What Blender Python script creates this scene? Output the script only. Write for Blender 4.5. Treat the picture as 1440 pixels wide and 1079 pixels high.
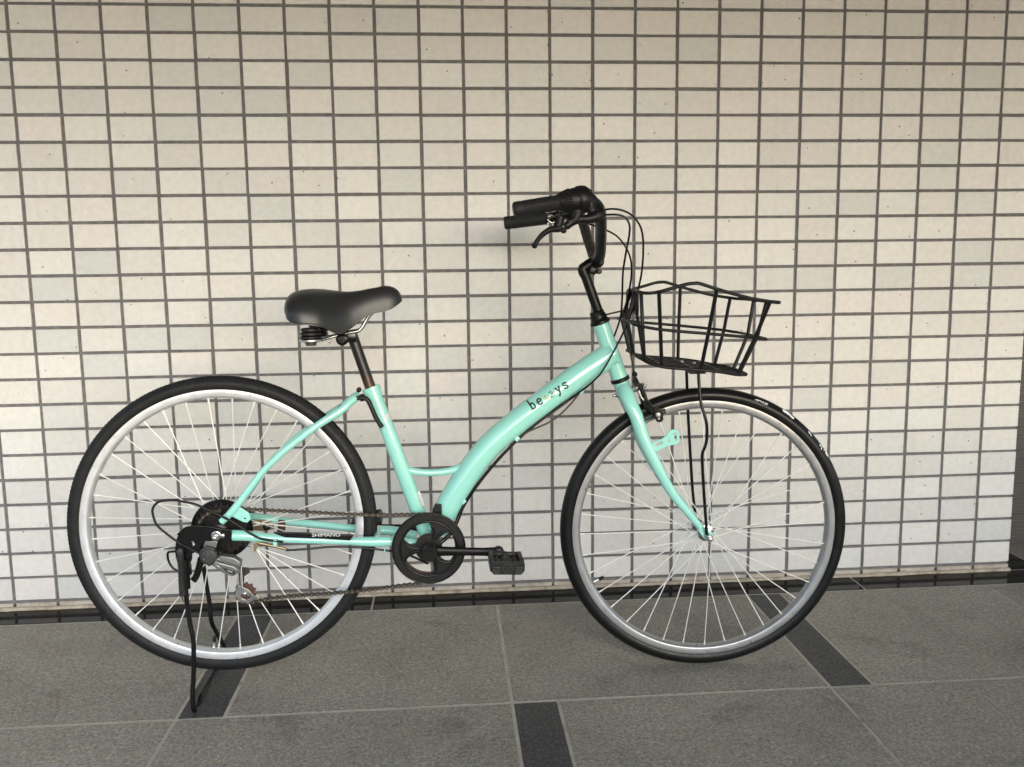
import bpy, bmesh, math, random
from mathutils import Vector, Matrix, Euler
random.seed(7)
PI = math.pi
D = bpy.data
S = bpy.context.scene
C = S.collection
for o in list(D.objects):
    D.objects.remove(o)

# ------------------------------------------------------------------ camera, sky, sun, exposure
CAM = (1.1184, -2.4547, 0.9524)
CAM_ROT = (math.radians(82.2025), math.radians(0.7187), math.radians(-4.3668))
LENS = 36 * 1222.6154 / 1440
cd = D.cameras.new('camera')
cam = D.objects.new('camera', cd)
C.objects.link(cam)
cam.location = CAM
cam.rotation_euler = CAM_ROT
cd.sensor_width = 36
cd.lens = LENS
cd.clip_start = 0.02
cd.clip_end = 600
S.camera = cam

SUN_ELEV, SUN_AZ = 19.0, 164.0        # degrees; azimuth clockwise from +Y (the wall side), so the light comes from the open front
w = D.worlds.new('World')
S.world = w
w.use_nodes = True
nt = w.node_tree
nt.nodes.clear()
sky = nt.nodes.new('ShaderNodeTexSky')
sky.sky_type = 'NISHITA'
sky.sun_disc = False
sky.sun_elevation = math.radians(SUN_ELEV)
sky.sun_rotation = math.radians(SUN_AZ)
sky.air_density = 1.0
sky.dust_density = 1.0
sky.ozone_density = 1.4
bg = nt.nodes.new('ShaderNodeBackground')
bg.inputs['Strength'].default_value = 0.15
wo = nt.nodes.new('ShaderNodeOutputWorld')
nt.links.new(sky.outputs[0], bg.inputs[0])
nt.links.new(bg.outputs[0], wo.inputs[0])

sd = D.lights.new('sun', 'SUN')
sd.energy = 1.4
sd.angle = math.radians(46)
sd.color = (1.0, 0.995, 0.99)
sun = D.objects.new('sun', sd)
C.objects.link(sun)
sun.rotation_euler = (math.radians(90 - SUN_ELEV), 0, math.radians(180 - SUN_AZ) + PI + PI)
sun.location = (1, -6, 4)
S.view_settings.view_transform = 'Standard'
S.view_settings.look = 'None'
S.view_settings.gamma = 1
S.view_settings.exposure = 1.24
S.view_settings.use_curve_mapping = False

# ------------------------------------------------------------------ materials
def mat(name, col, rough=0.5, metal=0.0, coat=0.0, spec=None):
    m = D.materials.new(name)
    m.use_nodes = True
    b = m.node_tree.nodes['Principled BSDF']
    b.inputs['Base Color'].default_value = (*col, 1)
    b.inputs['Roughness'].default_value = rough
    b.inputs['Metallic'].default_value = metal
    if coat:
        b.inputs['Coat Weight'].default_value = coat
        b.inputs['Coat Roughness'].default_value = 0.04
    if spec is not None:
        b.inputs['Specular IOR Level'].default_value = spec
    return m

class NB:
    """Small node builder on a material."""
    def __init__(s, m):
        s.t = m.node_tree
        s.b = s.t.nodes['Principled BSDF']
    def n(s, typ, **kw):
        x = s.t.nodes.new(typ)
        for k, v in kw.items():
            setattr(x, k, v)
        return x
    def put(s, sock, v):
        if hasattr(v, 'links'):
            s.t.links.new(v, sock)
        elif v is not None:
            sock.default_value = v
    def noise(s, vec, scale, detail=3, rough=0.55):
        x = s.n('ShaderNodeTexNoise')
        s.put(x.inputs['Vector'], vec)
        x.inputs['Scale'].default_value = scale
        x.inputs['Detail'].default_value = detail
        x.inputs['Roughness'].default_value = rough
        return x.outputs['Fac']
    def vor(s, vec, scale, rnd=1.0):
        x = s.n('ShaderNodeTexVoronoi')
        s.put(x.inputs['Vector'], vec)
        x.inputs['Scale'].default_value = scale
        x.inputs['Randomness'].default_value = rnd
        return x
    def ramp(s, fac, *stops, interp='LINEAR'):
        x = s.n('ShaderNodeValToRGB')
        s.put(x.inputs[0], fac)
        cr = x.color_ramp
        cr.interpolation = interp
        while len(cr.elements) < len(stops):
            cr.elements.new(0.5)
        for e, (p, c) in zip(cr.elements, stops):
            e.position = p
            e.color = (*c, 1) if len(c) == 3 else c
        return x.outputs['Color']
    def mix(s, fac, a, b, mode='MIX'):
        x = s.n('ShaderNodeMix', data_type='RGBA', blend_type=mode)
        s.put(x.inputs[0], fac)
        for i, v in ((6, a), (7, b)):
            s.put(x.inputs[i], (*v, 1) if isinstance(v, tuple) and len(v) == 3 else v)
        return x.outputs[2]
    def math(s, op, a, b=0.0):
        x = s.n('ShaderNodeMath', operation=op)
        s.put(x.inputs[0], a)
        s.put(x.inputs[1], b)
        return x.outputs[0]
    def pos(s):
        return s.n('ShaderNodeNewGeometry').outputs['Position']
    def obj(s):
        return s.n('ShaderNodeTexCoord').outputs['Object']
    def bump(s, h, strength, dist):
        x = s.n('ShaderNodeBump')
        x.inputs['Strength'].default_value = strength
        x.inputs['Distance'].default_value = dist
        s.put(x.inputs['Height'], h)
        s.put(s.b.inputs['Normal'], x.outputs[0])
        return x
    def col(s, c): s.put(s.b.inputs['Base Color'], c)
    def rough(s, r): s.put(s.b.inputs['Roughness'], r)

def g(v): return (v, v, v)

# glazed-porcelain wall tiles: each tile its own tint, fine speckle, small dark pits
M_TILE = mat('wall tile', (.6, .55, .48), .55)
k = NB(M_TILE)
p = k.pos()
rnd = k.math('FRACT', k.math('ADD', k.n('ShaderNodeObjectInfo').outputs['Random'], k.n('ShaderNodeNewGeometry').outputs['Random Per Island']))
tint = k.ramp(rnd, (0.0, (0.525, 0.523, 0.500)), (.14, (0.609, 0.598, 0.571)), (.28, (0.502, 0.510, 0.495)), (.42, (0.602, 0.573, 0.552)), (.56, (0.579, 0.569, 0.533)), (.70, (0.542, 0.528, 0.506)), (.84, (0.619, 0.606, 0.579)), (1.0, (0.587, 0.588, 0.564)))
mott = k.ramp(k.noise(p, 55, 4, .6), (.3, g(.935)), (.7, g(1.05)))
c = k.mix(1.0, tint, mott, 'MULTIPLY')
fine = k.ramp(k.noise(p, 520, 2, .6), (.33, g(.90)), (.5, g(1.0)), (.75, g(1.04)))
c = k.mix(1.0, c, fine, 'MULTIPLY')
v1 = k.vor(p, 210)
spk = k.ramp(v1.outputs['Distance'], (.13, g(1)), (.2, g(0)))
spk_on = k.math('GREATER_THAN', k.n('ShaderNodeSeparateColor').outputs[0], .9)
sep = k.n('ShaderNodeSeparateColor'); k.put(sep.inputs[0], v1.outputs['Color'])
spk_on = k.math('GREATER_THAN', sep.outputs[0], .80)
c = k.mix(k.math('MULTIPLY', k.math('MULTIPLY', spk, spk_on), .55), c, (.30, .265, .22))
v2 = k.vor(p, 30)
pit = k.ramp(v2.outputs['Distance'], (.055, g(1)), (.085, g(0)))
sep2 = k.n('ShaderNodeSeparateColor'); k.put(sep2.inputs[0], v2.outputs['Color'])
pit_on = k.math('GREATER_THAN', sep2.outputs[1], .84)
pm = k.math('MULTIPLY', pit, pit_on)
c = k.mix(k.math('MULTIPLY', pm, .85), c, (.07, .06, .055))
# faint drip stains
xs = k.n('ShaderNodeMapping'); k.put(xs.inputs[0], p); xs.inputs['Scale'].default_value = (14, 14, 1.6)
st = k.ramp(k.noise(xs.outputs[0], 1.3, 3, .6), (.58, g(0)), (.76, g(1)))
c = k.mix(k.math('MULTIPLY', st, .20), c, (.40, .34, .25))
k.col(c)
k.rough(k.ramp(k.noise(p, 90, 2), (.3, g(.42)), (.7, g(.6))))
k.bump(k.math('SUBTRACT', k.math('ADD', k.noise(p, 42, 2, .5), k.math('MULTIPLY', k.noise(p, 500, 2), .25)), k.math('MULTIPLY', pm, 1.0)), .35, .0016)

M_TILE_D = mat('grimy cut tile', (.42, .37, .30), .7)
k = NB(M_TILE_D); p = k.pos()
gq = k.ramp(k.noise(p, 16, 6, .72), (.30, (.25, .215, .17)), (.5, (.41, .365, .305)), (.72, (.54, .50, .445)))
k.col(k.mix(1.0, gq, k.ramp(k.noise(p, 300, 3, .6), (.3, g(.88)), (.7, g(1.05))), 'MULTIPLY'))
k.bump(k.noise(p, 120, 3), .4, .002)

M_GROUT = mat('grey grout', (.125, .118, .112), .9)
k = NB(M_GROUT); p = k.pos()
k.col(k.ramp(k.noise(p, 60, 5, .65), (.25, (.095, .091, .093)), (.5, (.134, .129, .131)), (.78, (.200, .192, .193))))
k.bump(k.noise(p, 300, 3), .5, .002)

M_BEAD = mat('cream sealant', (.42, .37, .29), .8)
k = NB(M_BEAD); p = k.pos()
k.col(k.ramp(k.noise(p, 26, 5, .7), (.3, (.20, .165, .125)), (.5, (.36, .315, .245)), (.75, (.47, .42, .34))))
k.bump(k.noise(p, 120, 3), .5, .003)

def granite(name, c1, c2, c3, rough_lo, rough_hi, stain=True, bump=.25):
    m = mat(name, c2, .6)
    k = NB(m); p = k.pos()
    rnd = k.n('ShaderNodeObjectInfo').outputs['Random']
    gr = k.math('ADD', k.math('MULTIPLY', k.noise(p, 420, 2, .7), .5), k.math('MULTIPLY', k.noise(p, 130, 3, .7), .5))
    base = k.ramp(gr, (.41, c1), (.5, c2), (.60, c3))
    big = k.ramp(k.noise(p, 3.2, 4, .6), (.3, g(.86)), (.7, g(1.10)))
    c = k.mix(1.0, base, big, 'MULTIPLY')
    c = k.mix(1.0, c, k.ramp(k.noise(p, 62, 4, .7), (.3, g(.80)), (.7, g(1.16))), 'MULTIPLY')
    c = k.mix(1.0, c, k.ramp(k.noise(p, 19, 3, .6), (.3, (.94, .94, .95)), (.55, (1.0, 1.0, 1.0)), (.75, (1.07, 1.0, .95))), 'MULTIPLY')
    var = k.ramp(rnd, (0, g(.94)), (1, g(1.06)))
    c = k.mix(1.0, c, var, 'MULTIPLY')
    vv = k.vor(p, 700)
    sp = k.n('ShaderNodeSeparateColor'); k.put(sp.inputs[0], vv.outputs['Color'])
    bright = k.math('GREATER_THAN', sp.outputs[0], .975)
    c = k.mix(k.math('MULTIPLY', bright, .35), c, tuple(min(1, x * 2.6) for x in c3))
    dark = k.math('LESS_THAN', sp.outputs[1], .10)
    c = k.mix(k.math('MULTIPLY', dark, .5), c, tuple(x * .45 for x in c1))
    if stain:
        s1 = k.ramp(k.noise(p, 5, 6, .74), (.56, g(0)), (.70, g(1)))
        c = k.mix(k.math('MULTIPLY', s1, .45), c, (.055, .045, .036))
        s2 = k.ramp(k.noise(p, 2.1, 3, .5), (.55, g(0)), (.7, g(1)))
        c = k.mix(k.math('MULTIPLY', s2, .22), c, (.15, .115, .085))
    k.col(c)
    k.rough(k.ramp(k.noise(p, 9, 4, .6), (.3, g(rough_lo)), (.7, g(rough_hi))))
    if bump:
        k.bump(k.noise(p, 480, 3, .6), bump, .0012)
    return m

M_SLAB = granite('grey granite slab', (.158, .149, .126), (.268, .254, .216), (.415, .394, .336), .50, .68)
M_STRIP = granite('dark granite strip', (.022, .022, .023), (.044, .044, .045), (.105, .105, .106), .5, .66, stain=False)
M_BORDER = granite('polished black granite', (.0055, .0055, .0055), (.008, .008, .0078), (.014, .0138, .0135), .05, .12, stain=False, bump=0)
M_BORDER.node_tree.nodes['Principled BSDF'].inputs['Specular IOR Level'].default_value = .10
M_JOINT = mat('pale floor joint', (.30, .275, .23), .9)
k = NB(M_JOINT); p = k.pos()
k.col(k.ramp(k.noise(p, 12, 5, .7), (.28, (.16, .145, .12)), (.40, (.36, .335, .285)), (.75, (.47, .44, .385))))
k.bump(k.noise(p, 200, 3), .5, .002)
M_GROUND = mat('street paving', (.16, .155, .145), .85)
k = NB(M_GROUND); p = k.pos()
k.col(k.ramp(k.noise(p, 4, 6, .7), (.3, (.30, .285, .26)), (.7, (.42, .40, .37))))
M_CEIL = mat('soffit plaster', (.07, .068, .064), .9)
k = NB(M_CEIL); k.bump(k.noise(k.pos(), 80, 3), .3, .002)
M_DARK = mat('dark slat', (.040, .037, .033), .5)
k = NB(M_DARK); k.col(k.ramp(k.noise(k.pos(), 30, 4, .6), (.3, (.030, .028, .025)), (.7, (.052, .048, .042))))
M_DARKJ = mat('slat joint', (.15, .14, .125), .8)
k = NB(M_DARKJ); k.col(k.ramp(k.noise(k.pos(), 40, 3), (.3, (.12, .11, .1)), (.7, (.18, .17, .15))))

# bicycle
M_MINT = mat('mint paint', (.30, .62, .535), .2, coat=.7)
k = NB(M_MINT); p = k.pos()
c = k.ramp(k.noise(p, 9, 3), (.3, (.275, .620, .545)), (.7, (.295, .650, .572)))
dirt_and_shade = k.ramp(k.noise(p, 38, 6, .72), (.60, g(0)), (.76, g(1)))  # on the paint this mask is dirt alone
c = k.mix(k.math('MULTIPLY', dirt_and_shade, .22), c, (.42, .50, .28))
chip = k.ramp(k.noise(p, 150, 3, .6), (.74, g(0)), (.77, g(1)))
c = k.mix(k.math('MULTIPLY', chip, .5), c, (.10, .13, .10))
k.col(c)
k.rough(k.ramp(k.noise(p, 60, 4), (.3, g(.14)), (.7, g(.24))))
def dusty(name, col, rough, amt=.12, metal=0.0, coat=0.0, bumps=0, dust=(.085, .080, .072), spec=.5):
    m = mat(name, col, rough, metal, coat, spec)
    k = NB(m); p = k.pos()
    d = k.ramp(k.noise(p, 45, 6, .7), (.42, g(0)), (.72, g(1)))
    k.col(k.mix(k.math('MULTIPLY', d, amt), col, dust))
    k.rough(k.ramp(k.noise(p, 70, 4), (.3, g(max(.05, rough - .08))), (.7, g(min(1, rough + .1)))))
    if bumps:
        k.bump(k.noise(p, bumps, 3), .3, .0006)
    return m
M_BLACK = dusty('black satin paint', (.0045, .0045, .005), .34, .05, spec=.20)
M_GLOSS = dusty('gloss black enamel', (.0045, .0045, .0048), .20, .04, spec=.36)
M_PLASTIC = dusty('black plastic', (.0075, .0075, .008), .42, .06, bumps=600, spec=.26)
M_RESIN = dusty('black resin coating', (.0060, .0062, .0068), .40, .05, bumps=900, spec=.26)
M_RUBBER = dusty('black rubber', (.0090, .0096, .0108), .55, .07, bumps=500, spec=.24)
M_RUBBER_F = dusty('newer black rubber', (.0046, .0050, .0056), .36, .03, bumps=500, spec=.26)
M_GRIP = dusty('grip rubber', (.0150, .0156, .0165), .6, .05, spec=.22)
M_SADDLE = mat('black vinyl', (.0195, .0203, .0210), .36, spec=.38)
k = NB(M_SADDLE); k.bump(k.noise(k.obj(), 420, 2), .12, .0005)
M_GREYP = dusty('dark grey plastic', (.036, .037, .039), .45, .08, spec=.3)
M_ALU = dusty('bright aluminium', (.67, .685, .71), .34, .14, metal=.55, dust=(.40, .38, .35))
M_ALU_F = dusty('dull aluminium', (.36, .37, .38), .34, .22, metal=.7, dust=(.25, .24, .22))
M_ALU_D = dusty('grey anodised alloy', (.20, .205, .20), .36, .2, metal=.6, dust=(.10, .095, .085))
M_STEEL = dusty('silver steel', (.52, .52, .51), .28, .15, metal=1.0)
M_SPOKE = mat('steel spoke', (.76, .75, .71), .36, .30)
M_RUST = dusty('rusty steel', (.070, .032, .022), .75, .3, dust=(.16, .085, .05))
M_CHAIN = dusty('grimy chain steel', (.072, .060, .048), .45, .4, metal=.8, dust=(.09, .065, .045))
M_COG = dusty('black cog', (.0075, .007, .0068), .35, .08, spec=.3)
M_BRONZE = dusty('rust-tinted cog', (.05, .030, .021), .4, .3, metal=.8)
M_BRASS = dusty('aged brass', (.30, .24, .13), .4, .3, metal=.9)
M_PRINT = mat('black lettering', (.010, .012, .012), .5)
M_GLUE = mat('yellowed adhesive', (.40, .46, .29), .7)
M_WHITE = mat('white print', (.72, .72, .70), .5)
M_LABEL = mat('worn sticker', (.42, .50, .47), .5)
k = NB(M_LABEL); k.col(k.ramp(k.noise(k.pos(), 260, 4, .7), (.34, (.03, .035, .035)), (.42, (.45, .50, .48)), (.6, (.66, .68, .68))))
M_CHALK = mat('chalk mark', (.72, .76, .77), .9)
M_POST = mat('seat post steel', (.016, .016, .016), .35, .3)
k = NB(M_POST)
tc = k.n('ShaderNodeTexCoord').outputs['Object']
sx = k.n('ShaderNodeSeparateXYZ'); k.put(sx.inputs[0], tc)
ru = k.math('ADD', k.math('MULTIPLY', k.math('SUBTRACT', .725, sx.outputs[2]), 14.0), k.math('SUBTRACT', k.noise(k.pos(), 110, 5, .7), .62))
rf = k.ramp(ru, (.0, g(0)), (.35, g(1)))
k.col(k.mix(k.math('MULTIPLY', rf, .55), (.016, .016, .016), (.13, .06, .03)))

# ------------------------------------------------------------------ mesh helpers
V = Vector
def link(name, me, m, parent=None, smooth=True, mtx=None):
    o = D.objects.new(name, me)
    C.objects.link(o)
    if m and not me.materials:
        me.materials.append(m)
    if smooth:
        for pl in me.polygons:
            pl.use_smooth = True
        try:
            me.set_sharp_from_angle(angle=math.radians(46))
        except Exception:
            pass
    if parent is not None:
        o.parent = parent
    if mtx is not None:
        o.matrix_local = mtx
    return o

class MB:
    """Collects shapes for one mesh."""
    def __init__(s):
        s.v, s.f, s.mi = [], [], []
        s.cur = 0
    def add(s, vs, fs):
        b = len(s.v)
        s.v += [tuple(x) for x in vs]
        s.f += [tuple(i + b for i in q) for q in fs]
        s.mi += [s.cur] * len(fs)
        return s
    def tube(s, pts, r, n=12, closed=False, caps=True, flat=None):
        """Sweep a round (or flattened) section along pts. r: number or list."""
        P = [V(q) for q in pts]
        N = len(P)
        R = r if isinstance(r, (list, tuple)) else [r] * N
        T = []
        for i in range(N):
            a = P[(i - 1) % N] if (closed or i > 0) else P[i]
            b = P[(i + 1) % N] if (closed or i < N - 1) else P[i]
            t = (b - a)
            T.append(t.normalized() if t.length > 1e-9 else V((1, 0, 0)))
        up = V((0, 1, 0)) if abs(T[0].y) < .9 else V((0, 0, 1))
        nrm = (up - T[0] * up.dot(T[0])).normalized()
        vs = []
        for i in range(N):
            nrm = (nrm - T[i] * nrm.dot(T[i])).normalized()
            bi = T[i].cross(nrm)
            fa, fb = (1, 1) if flat is None else flat
            for j in range(n):
                a = 2 * PI * j / n
                vs.append(P[i] + (nrm * math.cos(a) * fa + bi * math.sin(a) * fb) * R[i])
        fs = []
        for i in range(N if closed else N - 1):
            for j in range(n):
                a, b = i * n + j, i * n + (j + 1) % n
                c, d = ((i + 1) % N) * n + (j + 1) % n, ((i + 1) % N) * n + j
                fs.append((a, b, c, d))
        if caps and not closed:
            fs.append(tuple(range(n))[::-1])
            fs.append(tuple((N - 1) * n + j for j in range(n)))
        return s.add(vs, fs)
    def lathe(s, prof, origin, axis, n=32, ref=None):
        """prof: (distance along axis, radius) pairs; ends are closed when radius is 0-ish or capped flat."""
        ax = V(axis).normalized()
        o = V(origin)
        ref = V(ref) if ref else (V((0, 0, 1)) if abs(ax.z) < .9 else V((1, 0, 0)))
        a1 = (ref - ax * ref.dot(ax)).normalized()
        a2 = ax.cross(a1)
        vs, fs = [], []
        for (h, r) in prof:
            for j in range(n):
                t = 2 * PI * j / n
                vs.append(o + ax * h + (a1 * math.cos(t) + a2 * math.sin(t)) * r)
        for i in range(len(prof) - 1):
            for j in range(n):
                fs.append((i * n + j, i * n + (j + 1) % n, (i + 1) * n + (j + 1) % n, (i + 1) * n + j))
        fs.append(tuple(range(n))[::-1])
        fs.append(tuple((len(prof) - 1) * n + j for j in range(n)))
        return s.add(vs, fs)
    def cyl(s, a, b, r, n=20, bev=.0008):
        a, b = V(a), V(b)
        L = (b - a).length
        bv = min(bev, L * .3, r * .4)
        return s.lathe([(0, r - bv), (bv, r), (L - bv, r), (L, r - bv)], a, b - a, n)
    def nut(s, a, b, r):
        return s.cyl(a, b, r, 6, .0006)
    def ball(s, c, r, n=12):
        pr = [(-r * math.cos(PI * i / 8), max(r * math.sin(PI * i / 8), r * .02)) for i in range(9)]
        return s.lathe(pr, c, (0, 1, 0), n)
    def box(s, lo, hi, b=.001, rot=None, org=None):
        """Bevelled box; rot about org when given."""
        (x0, y0, z0), (x1, y1, z1) = lo, hi
        bm = bmesh.new()
        bmesh.ops.create_cube(bm, size=1)
        for q in bm.verts:
            q.co = V((x0 + (q.co.x + .5) * (x1 - x0), y0 + (q.co.y + .5) * (y1 - y0), z0 + (q.co.z + .5) * (z1 - z0)))
        if b > 0:
            bmesh.ops.bevel(bm, geom=bm.edges[:], offset=b, segments=2, affect='EDGES', profile=.5)
        if rot is not None:
            oo = V(org) if org else V(((x0 + x1) / 2, (y0 + y1) / 2, (z0 + z1) / 2))
            for q in bm.verts:
                q.co = rot @ (q.co - oo) + oo
        bm.verts.index_update()
        s.add([q.co.copy() for q in bm.verts], [[q.index for q in f.verts] for f in bm.faces])
        bm.free()
        return s
    def plate(s, outline, v0, v1, holes=(), bev=.0008, res=2):
        """Flat plate in the plane of the bicycle (u, w), thickness v0..v1, with holes and a small bevel."""
        cu = D.curves.new('plate', 'CURVE')
        cu.dimensions = '2D'
        cu.fill_mode = 'BOTH'
        th = abs(v1 - v0)
        bev = min(bev, th * .4)
        cu.extrude = th / 2 - bev
        cu.bevel_depth = bev
        cu.bevel_resolution = res
        cu.offset = -bev
        for loop in [outline] + list(holes):
            sp = cu.splines.new('POLY')
            sp.points.add(len(loop) - 1)
            for q, pt in zip(sp.points, loop):
                q.co = (pt[0], pt[-1], 0, 1)
            sp.use_cyclic_u = True
        ob = D.objects.new('plate', cu)
        C.objects.link(ob)
        dg = bpy.context.evaluated_depsgraph_get()
        me = D.meshes.new_from_object(ob.evaluated_get(dg))
        mid = (v0 + v1) / 2
        s.add([(q.co.x, q.co.z + mid, q.co.y) for q in me.vertices], [tuple(pl.vertices)[::-1] for pl in me.polygons])
        D.objects.remove(ob)
        D.curves.remove(cu)
        D.meshes.remove(me)
        return s
    def build(s, name, m, parent=None, smooth=True, mtx=None):
        me = D.meshes.new(name)
        me.from_pydata(s.v, [], s.f)
        ms = m if isinstance(m, (list, tuple)) else [m]
        for x in ms:
            me.materials.append(x)
        if len(ms) > 1:
            for pl, i in zip(me.polygons, s.mi):
                pl.material_index = i
        me.validate()
        bm = bmesh.new()
        bm.from_mesh(me)
        bmesh.ops.recalc_face_normals(bm, faces=bm.faces)
        bm.to_mesh(me)
        bm.free()
        return link(name, me, None, parent, smooth, mtx)

def spline(pts, n=6, closed=False):
    """Catmull-Rom through pts (tuples of any length)."""
    P = [tuple(q) for q in pts]
    N = len(P)
    out = []
    for i in range(N if closed else N - 1):
        p0 = P[(i - 1) % N] if (closed or i > 0) else P[i]
        p1, p2 = P[i], P[(i + 1) % N]
        p3 = P[(i + 2) % N] if (closed or i + 2 < N) else P[(i + 1) % N]
        for j in range(n):
            t = j / n
            out.append(tuple(.5 * ((2 * b) + (c - a) * t + (2 * a - 5 * b + 4 * c - d) * t * t + (3 * b - a - 3 * c + d) * t ** 3)
                             for a, b, c, d in zip(p0, p1, p2, p3)))
    if not closed:
        out.append(P[-1])
    return out
def rspline(pts, radii, n=6):
    q = spline([(*a, r) for a, r in zip(pts, radii)], n)
    return [x[:3] for x in q], [x[3] for x in q]
def lerp(a, b, t): return tuple(x + (y - x) * t for x, y in zip(a, b))
def mirror(pts): return [(q[0], -q[1], q[2]) for q in pts]
def circle(u, w, r, n=24, a0=0): return [(u + r * math.cos(a0 + 2 * PI * i / n), w + r * math.sin(a0 + 2 * PI * i / n)) for i in range(n)]
def gear(u, w, ro, ri, teeth, a0=0):
    out = []
    for i in range(teeth):
        for f, r in ((.0, ri), (.25, ri), (.42, ro), (.62, ro), (.8, ri)):
            a = a0 + 2 * PI * (i + f) / teeth
            out.append((u + r * math.cos(a), w + r * math.sin(a)))
    return out
def tag(o, label=None, cat=None, group=None, kind=None):
    for key, val in (('label', label), ('category', cat), ('group', group), ('kind', kind)):
        if val:
            o[key] = val
    return o
def empty(name, loc=(0, 0, 0), parent=None, mtx=None):
    o = D.objects.new(name, None)
    o.empty_display_size = .05
    C.objects.link(o)
    if parent is not None:
        o.parent = parent
    o.location = loc
    if mtx is not None:
        o.matrix_local = mtx
    return o

# ------------------------------------------------------------------ ground and floor
def sheet(name, x0, x1, y0, y1, z, m, parent=None):
    me = D.meshes.new(name)
    me.from_pydata([(x0, y0, z), (x1, y0, z), (x1, y1, z), (x0, y1, z)], [], [(0, 1, 2, 3)])
    return link(name, me, m, parent, False)
tag(sheet('ground', -250, 250, -250, 250, -.16, M_GROUND), kind='structure')

FX0, FW, FS, FB, FR = .5233, .7203, .1012, .1084, .6655    # module origin, module, strip, border depth, first joint
JW = .0075
XE = 2.827                                                   # the wall's right-hand end
floor = MB().box((-4.2, -3.56, -.15), (6.5, .60, -.0010), 0).build('floor', M_JOINT, smooth=False)
tag(floor, kind='structure')
def slab(name, x0, x1, y0, y1, m, jw=JW):
    h = jw / 2
    e = random.uniform(-.0004, .0004)
    return MB().box((x0 + h, y0 + h, -.02), (x1 - h, y1 - h, e), .0012).build(name, m, floor, smooth=False)
rows = [(-FR, -FB)] + [(-FR - FW * (i + 1), -FR - FW * i) for i in range(4)]
for ri, (ya, yb) in enumerate(rows):
    for mi in range(-5, 7):
        xa = FX0 + FW * mi
        if (mi + ri) % 2 == 0:
            slab('dark_strip', xa, xa + FS, ya, yb, M_STRIP)
            slab('paving_slab', xa + FS, xa + FW, ya, yb, M_SLAB)
        else:
            slab('paving_slab', xa, xa + FW, ya, yb, M_SLAB)
# polished edging along the foot of the wall, turning the corner
XB = 2.9377
ex = [-3.4, -1.97, -.54, .891, 2.322]
for a, b in zip(ex, ex[1:] + [XB]):
    slab('edging_stone', a, b, -FB, .02 if b < XB else -.0, M_BORDER, .0055)
slab('edging_stone', XE - .03, XB, .0, .60, M_BORDER, .0055)
slab('paving_slab', XB, XB + FW, -FB, .60, M_SLAB)
slab('paving_slab', XB + FW, XB + 2 * FW, -FB, .60, M_SLAB)

# ------------------------------------------------------------------ tiled wall
TW, TH, TZ0 = .118, .07 * 1.0032, .0241                       # tile pitch and height of the lowest full course
tw, th = .1092, .0622
wall = empty('tiled_wall', (1.1, .1, 0))
tag(wall, 'wall of small cream rectangular tiles with grey joints behind the bicycle', 'wall')
WM = Matrix.Translation((-1.1, -.1, 0))
COLS, ROWS = range(-22, 24), range(-8, 23)
XL = COLS[0] * TW
MB().box((XL, .0042, -.01), (XE - .002, .2275, 2.16), 0).build('wall_body', M_GROUT, wall, False, WM)
def tile_mesh(name, w_, h_):
    a, b = w_ / 2, h_ / 2
    i = .0011
    rings = [(a, b, .0095), (a, b, .0010), (a - i * .35, b - i * .35, .0003), (a - i, b - i, .0)]
    vs, fs = [], []
    for (x, z, y) in rings:
        vs += [(-x, y, -z), (x, y, -z), (x, y, z), (-x, y, z)]
    for r_ in range(3):
        for j in range(4):
            fs.append((r_ * 4 + j, r_ * 4 + (j + 1) % 4, (r_ + 1) * 4 + (j + 1) % 4, (r_ + 1) * 4 + j))
    fs.append((12, 13, 14, 15))
    me = D.meshes.new(name)
    me.from_pydata(vs, [], fs)
    me.materials.append(M_TILE)
    bm = bmesh.new(); bm.from_mesh(me); bmesh.ops.recalc_face_normals(bm, faces=bm.faces)
    if sum(f.normal.y * (1 if f.calc_center_median().y < .0001 else 0) for f in bm.faces) > 0:
        bmesh.ops.reverse_faces(bm, faces=bm.faces)
    bm.to_mesh(me); bm.free()
    return me
variants = [tile_mesh('tile', tw + random.uniform(-.0008, .0008), th + random.uniform(-.0006, .0006)) for _ in range(8)]
RC = Euler(CAM_ROT).to_matrix().transposed()
def to_px(p_):
    q = RC @ (V(p_) - V(CAM))
    return 720 + 1222.6 * q.x / -q.z, 539.5 - 1222.6 * q.y / -q.z
def shown_area(x, z):
    c4 = [to_px((x + sx * tw / 2, 0, z + sz * th / 2)) for sx, sz in ((-1, -1), (1, -1), (1, 1), (-1, 1))]
    c4 = [(min(max(a, 0), 1440), min(max(b, 0), 1079)) for a, b in c4]
    return abs(sum(c4[i][0] * c4[(i + 1) % 4][1] - c4[(i + 1) % 4][0] * c4[i][1] for i in range(4))) / 2
cells = []
for cc in COLS:
    for rr in ROWS:
        x, z = (cc + .5) * TW, TZ0 + (22 - rr + .5) * TH
        tm = Matrix.Translation((x + random.gauss(0, .0004), random.gauss(0, .00035), z + random.gauss(0, .0004))) @ \
            Euler((random.gauss(0, .0022), random.gauss(0, .0022), random.gauss(0, .0022))).to_matrix().to_4x4()
        cells.append((shown_area(x, z), random.random(), tm, random.choice(variants)))
cells.sort(key=lambda q: -q[0])
for a, _, tm, me in cells[:300]:
    o = D.objects.new('tile', me)
    C.objects.link(o)
    o.parent = wall
    o.matrix_local = WM @ tm
fld = MB()
for a, _, tm, me in cells[300:]:
    fld.add([tm @ q.co for q in me.vertices], [tuple(f.vertices) for f in me.polygons])
fo = fld.build('tile', M_TILE, wall, False, WM)
fo['kind'] = 'stuff'
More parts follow.
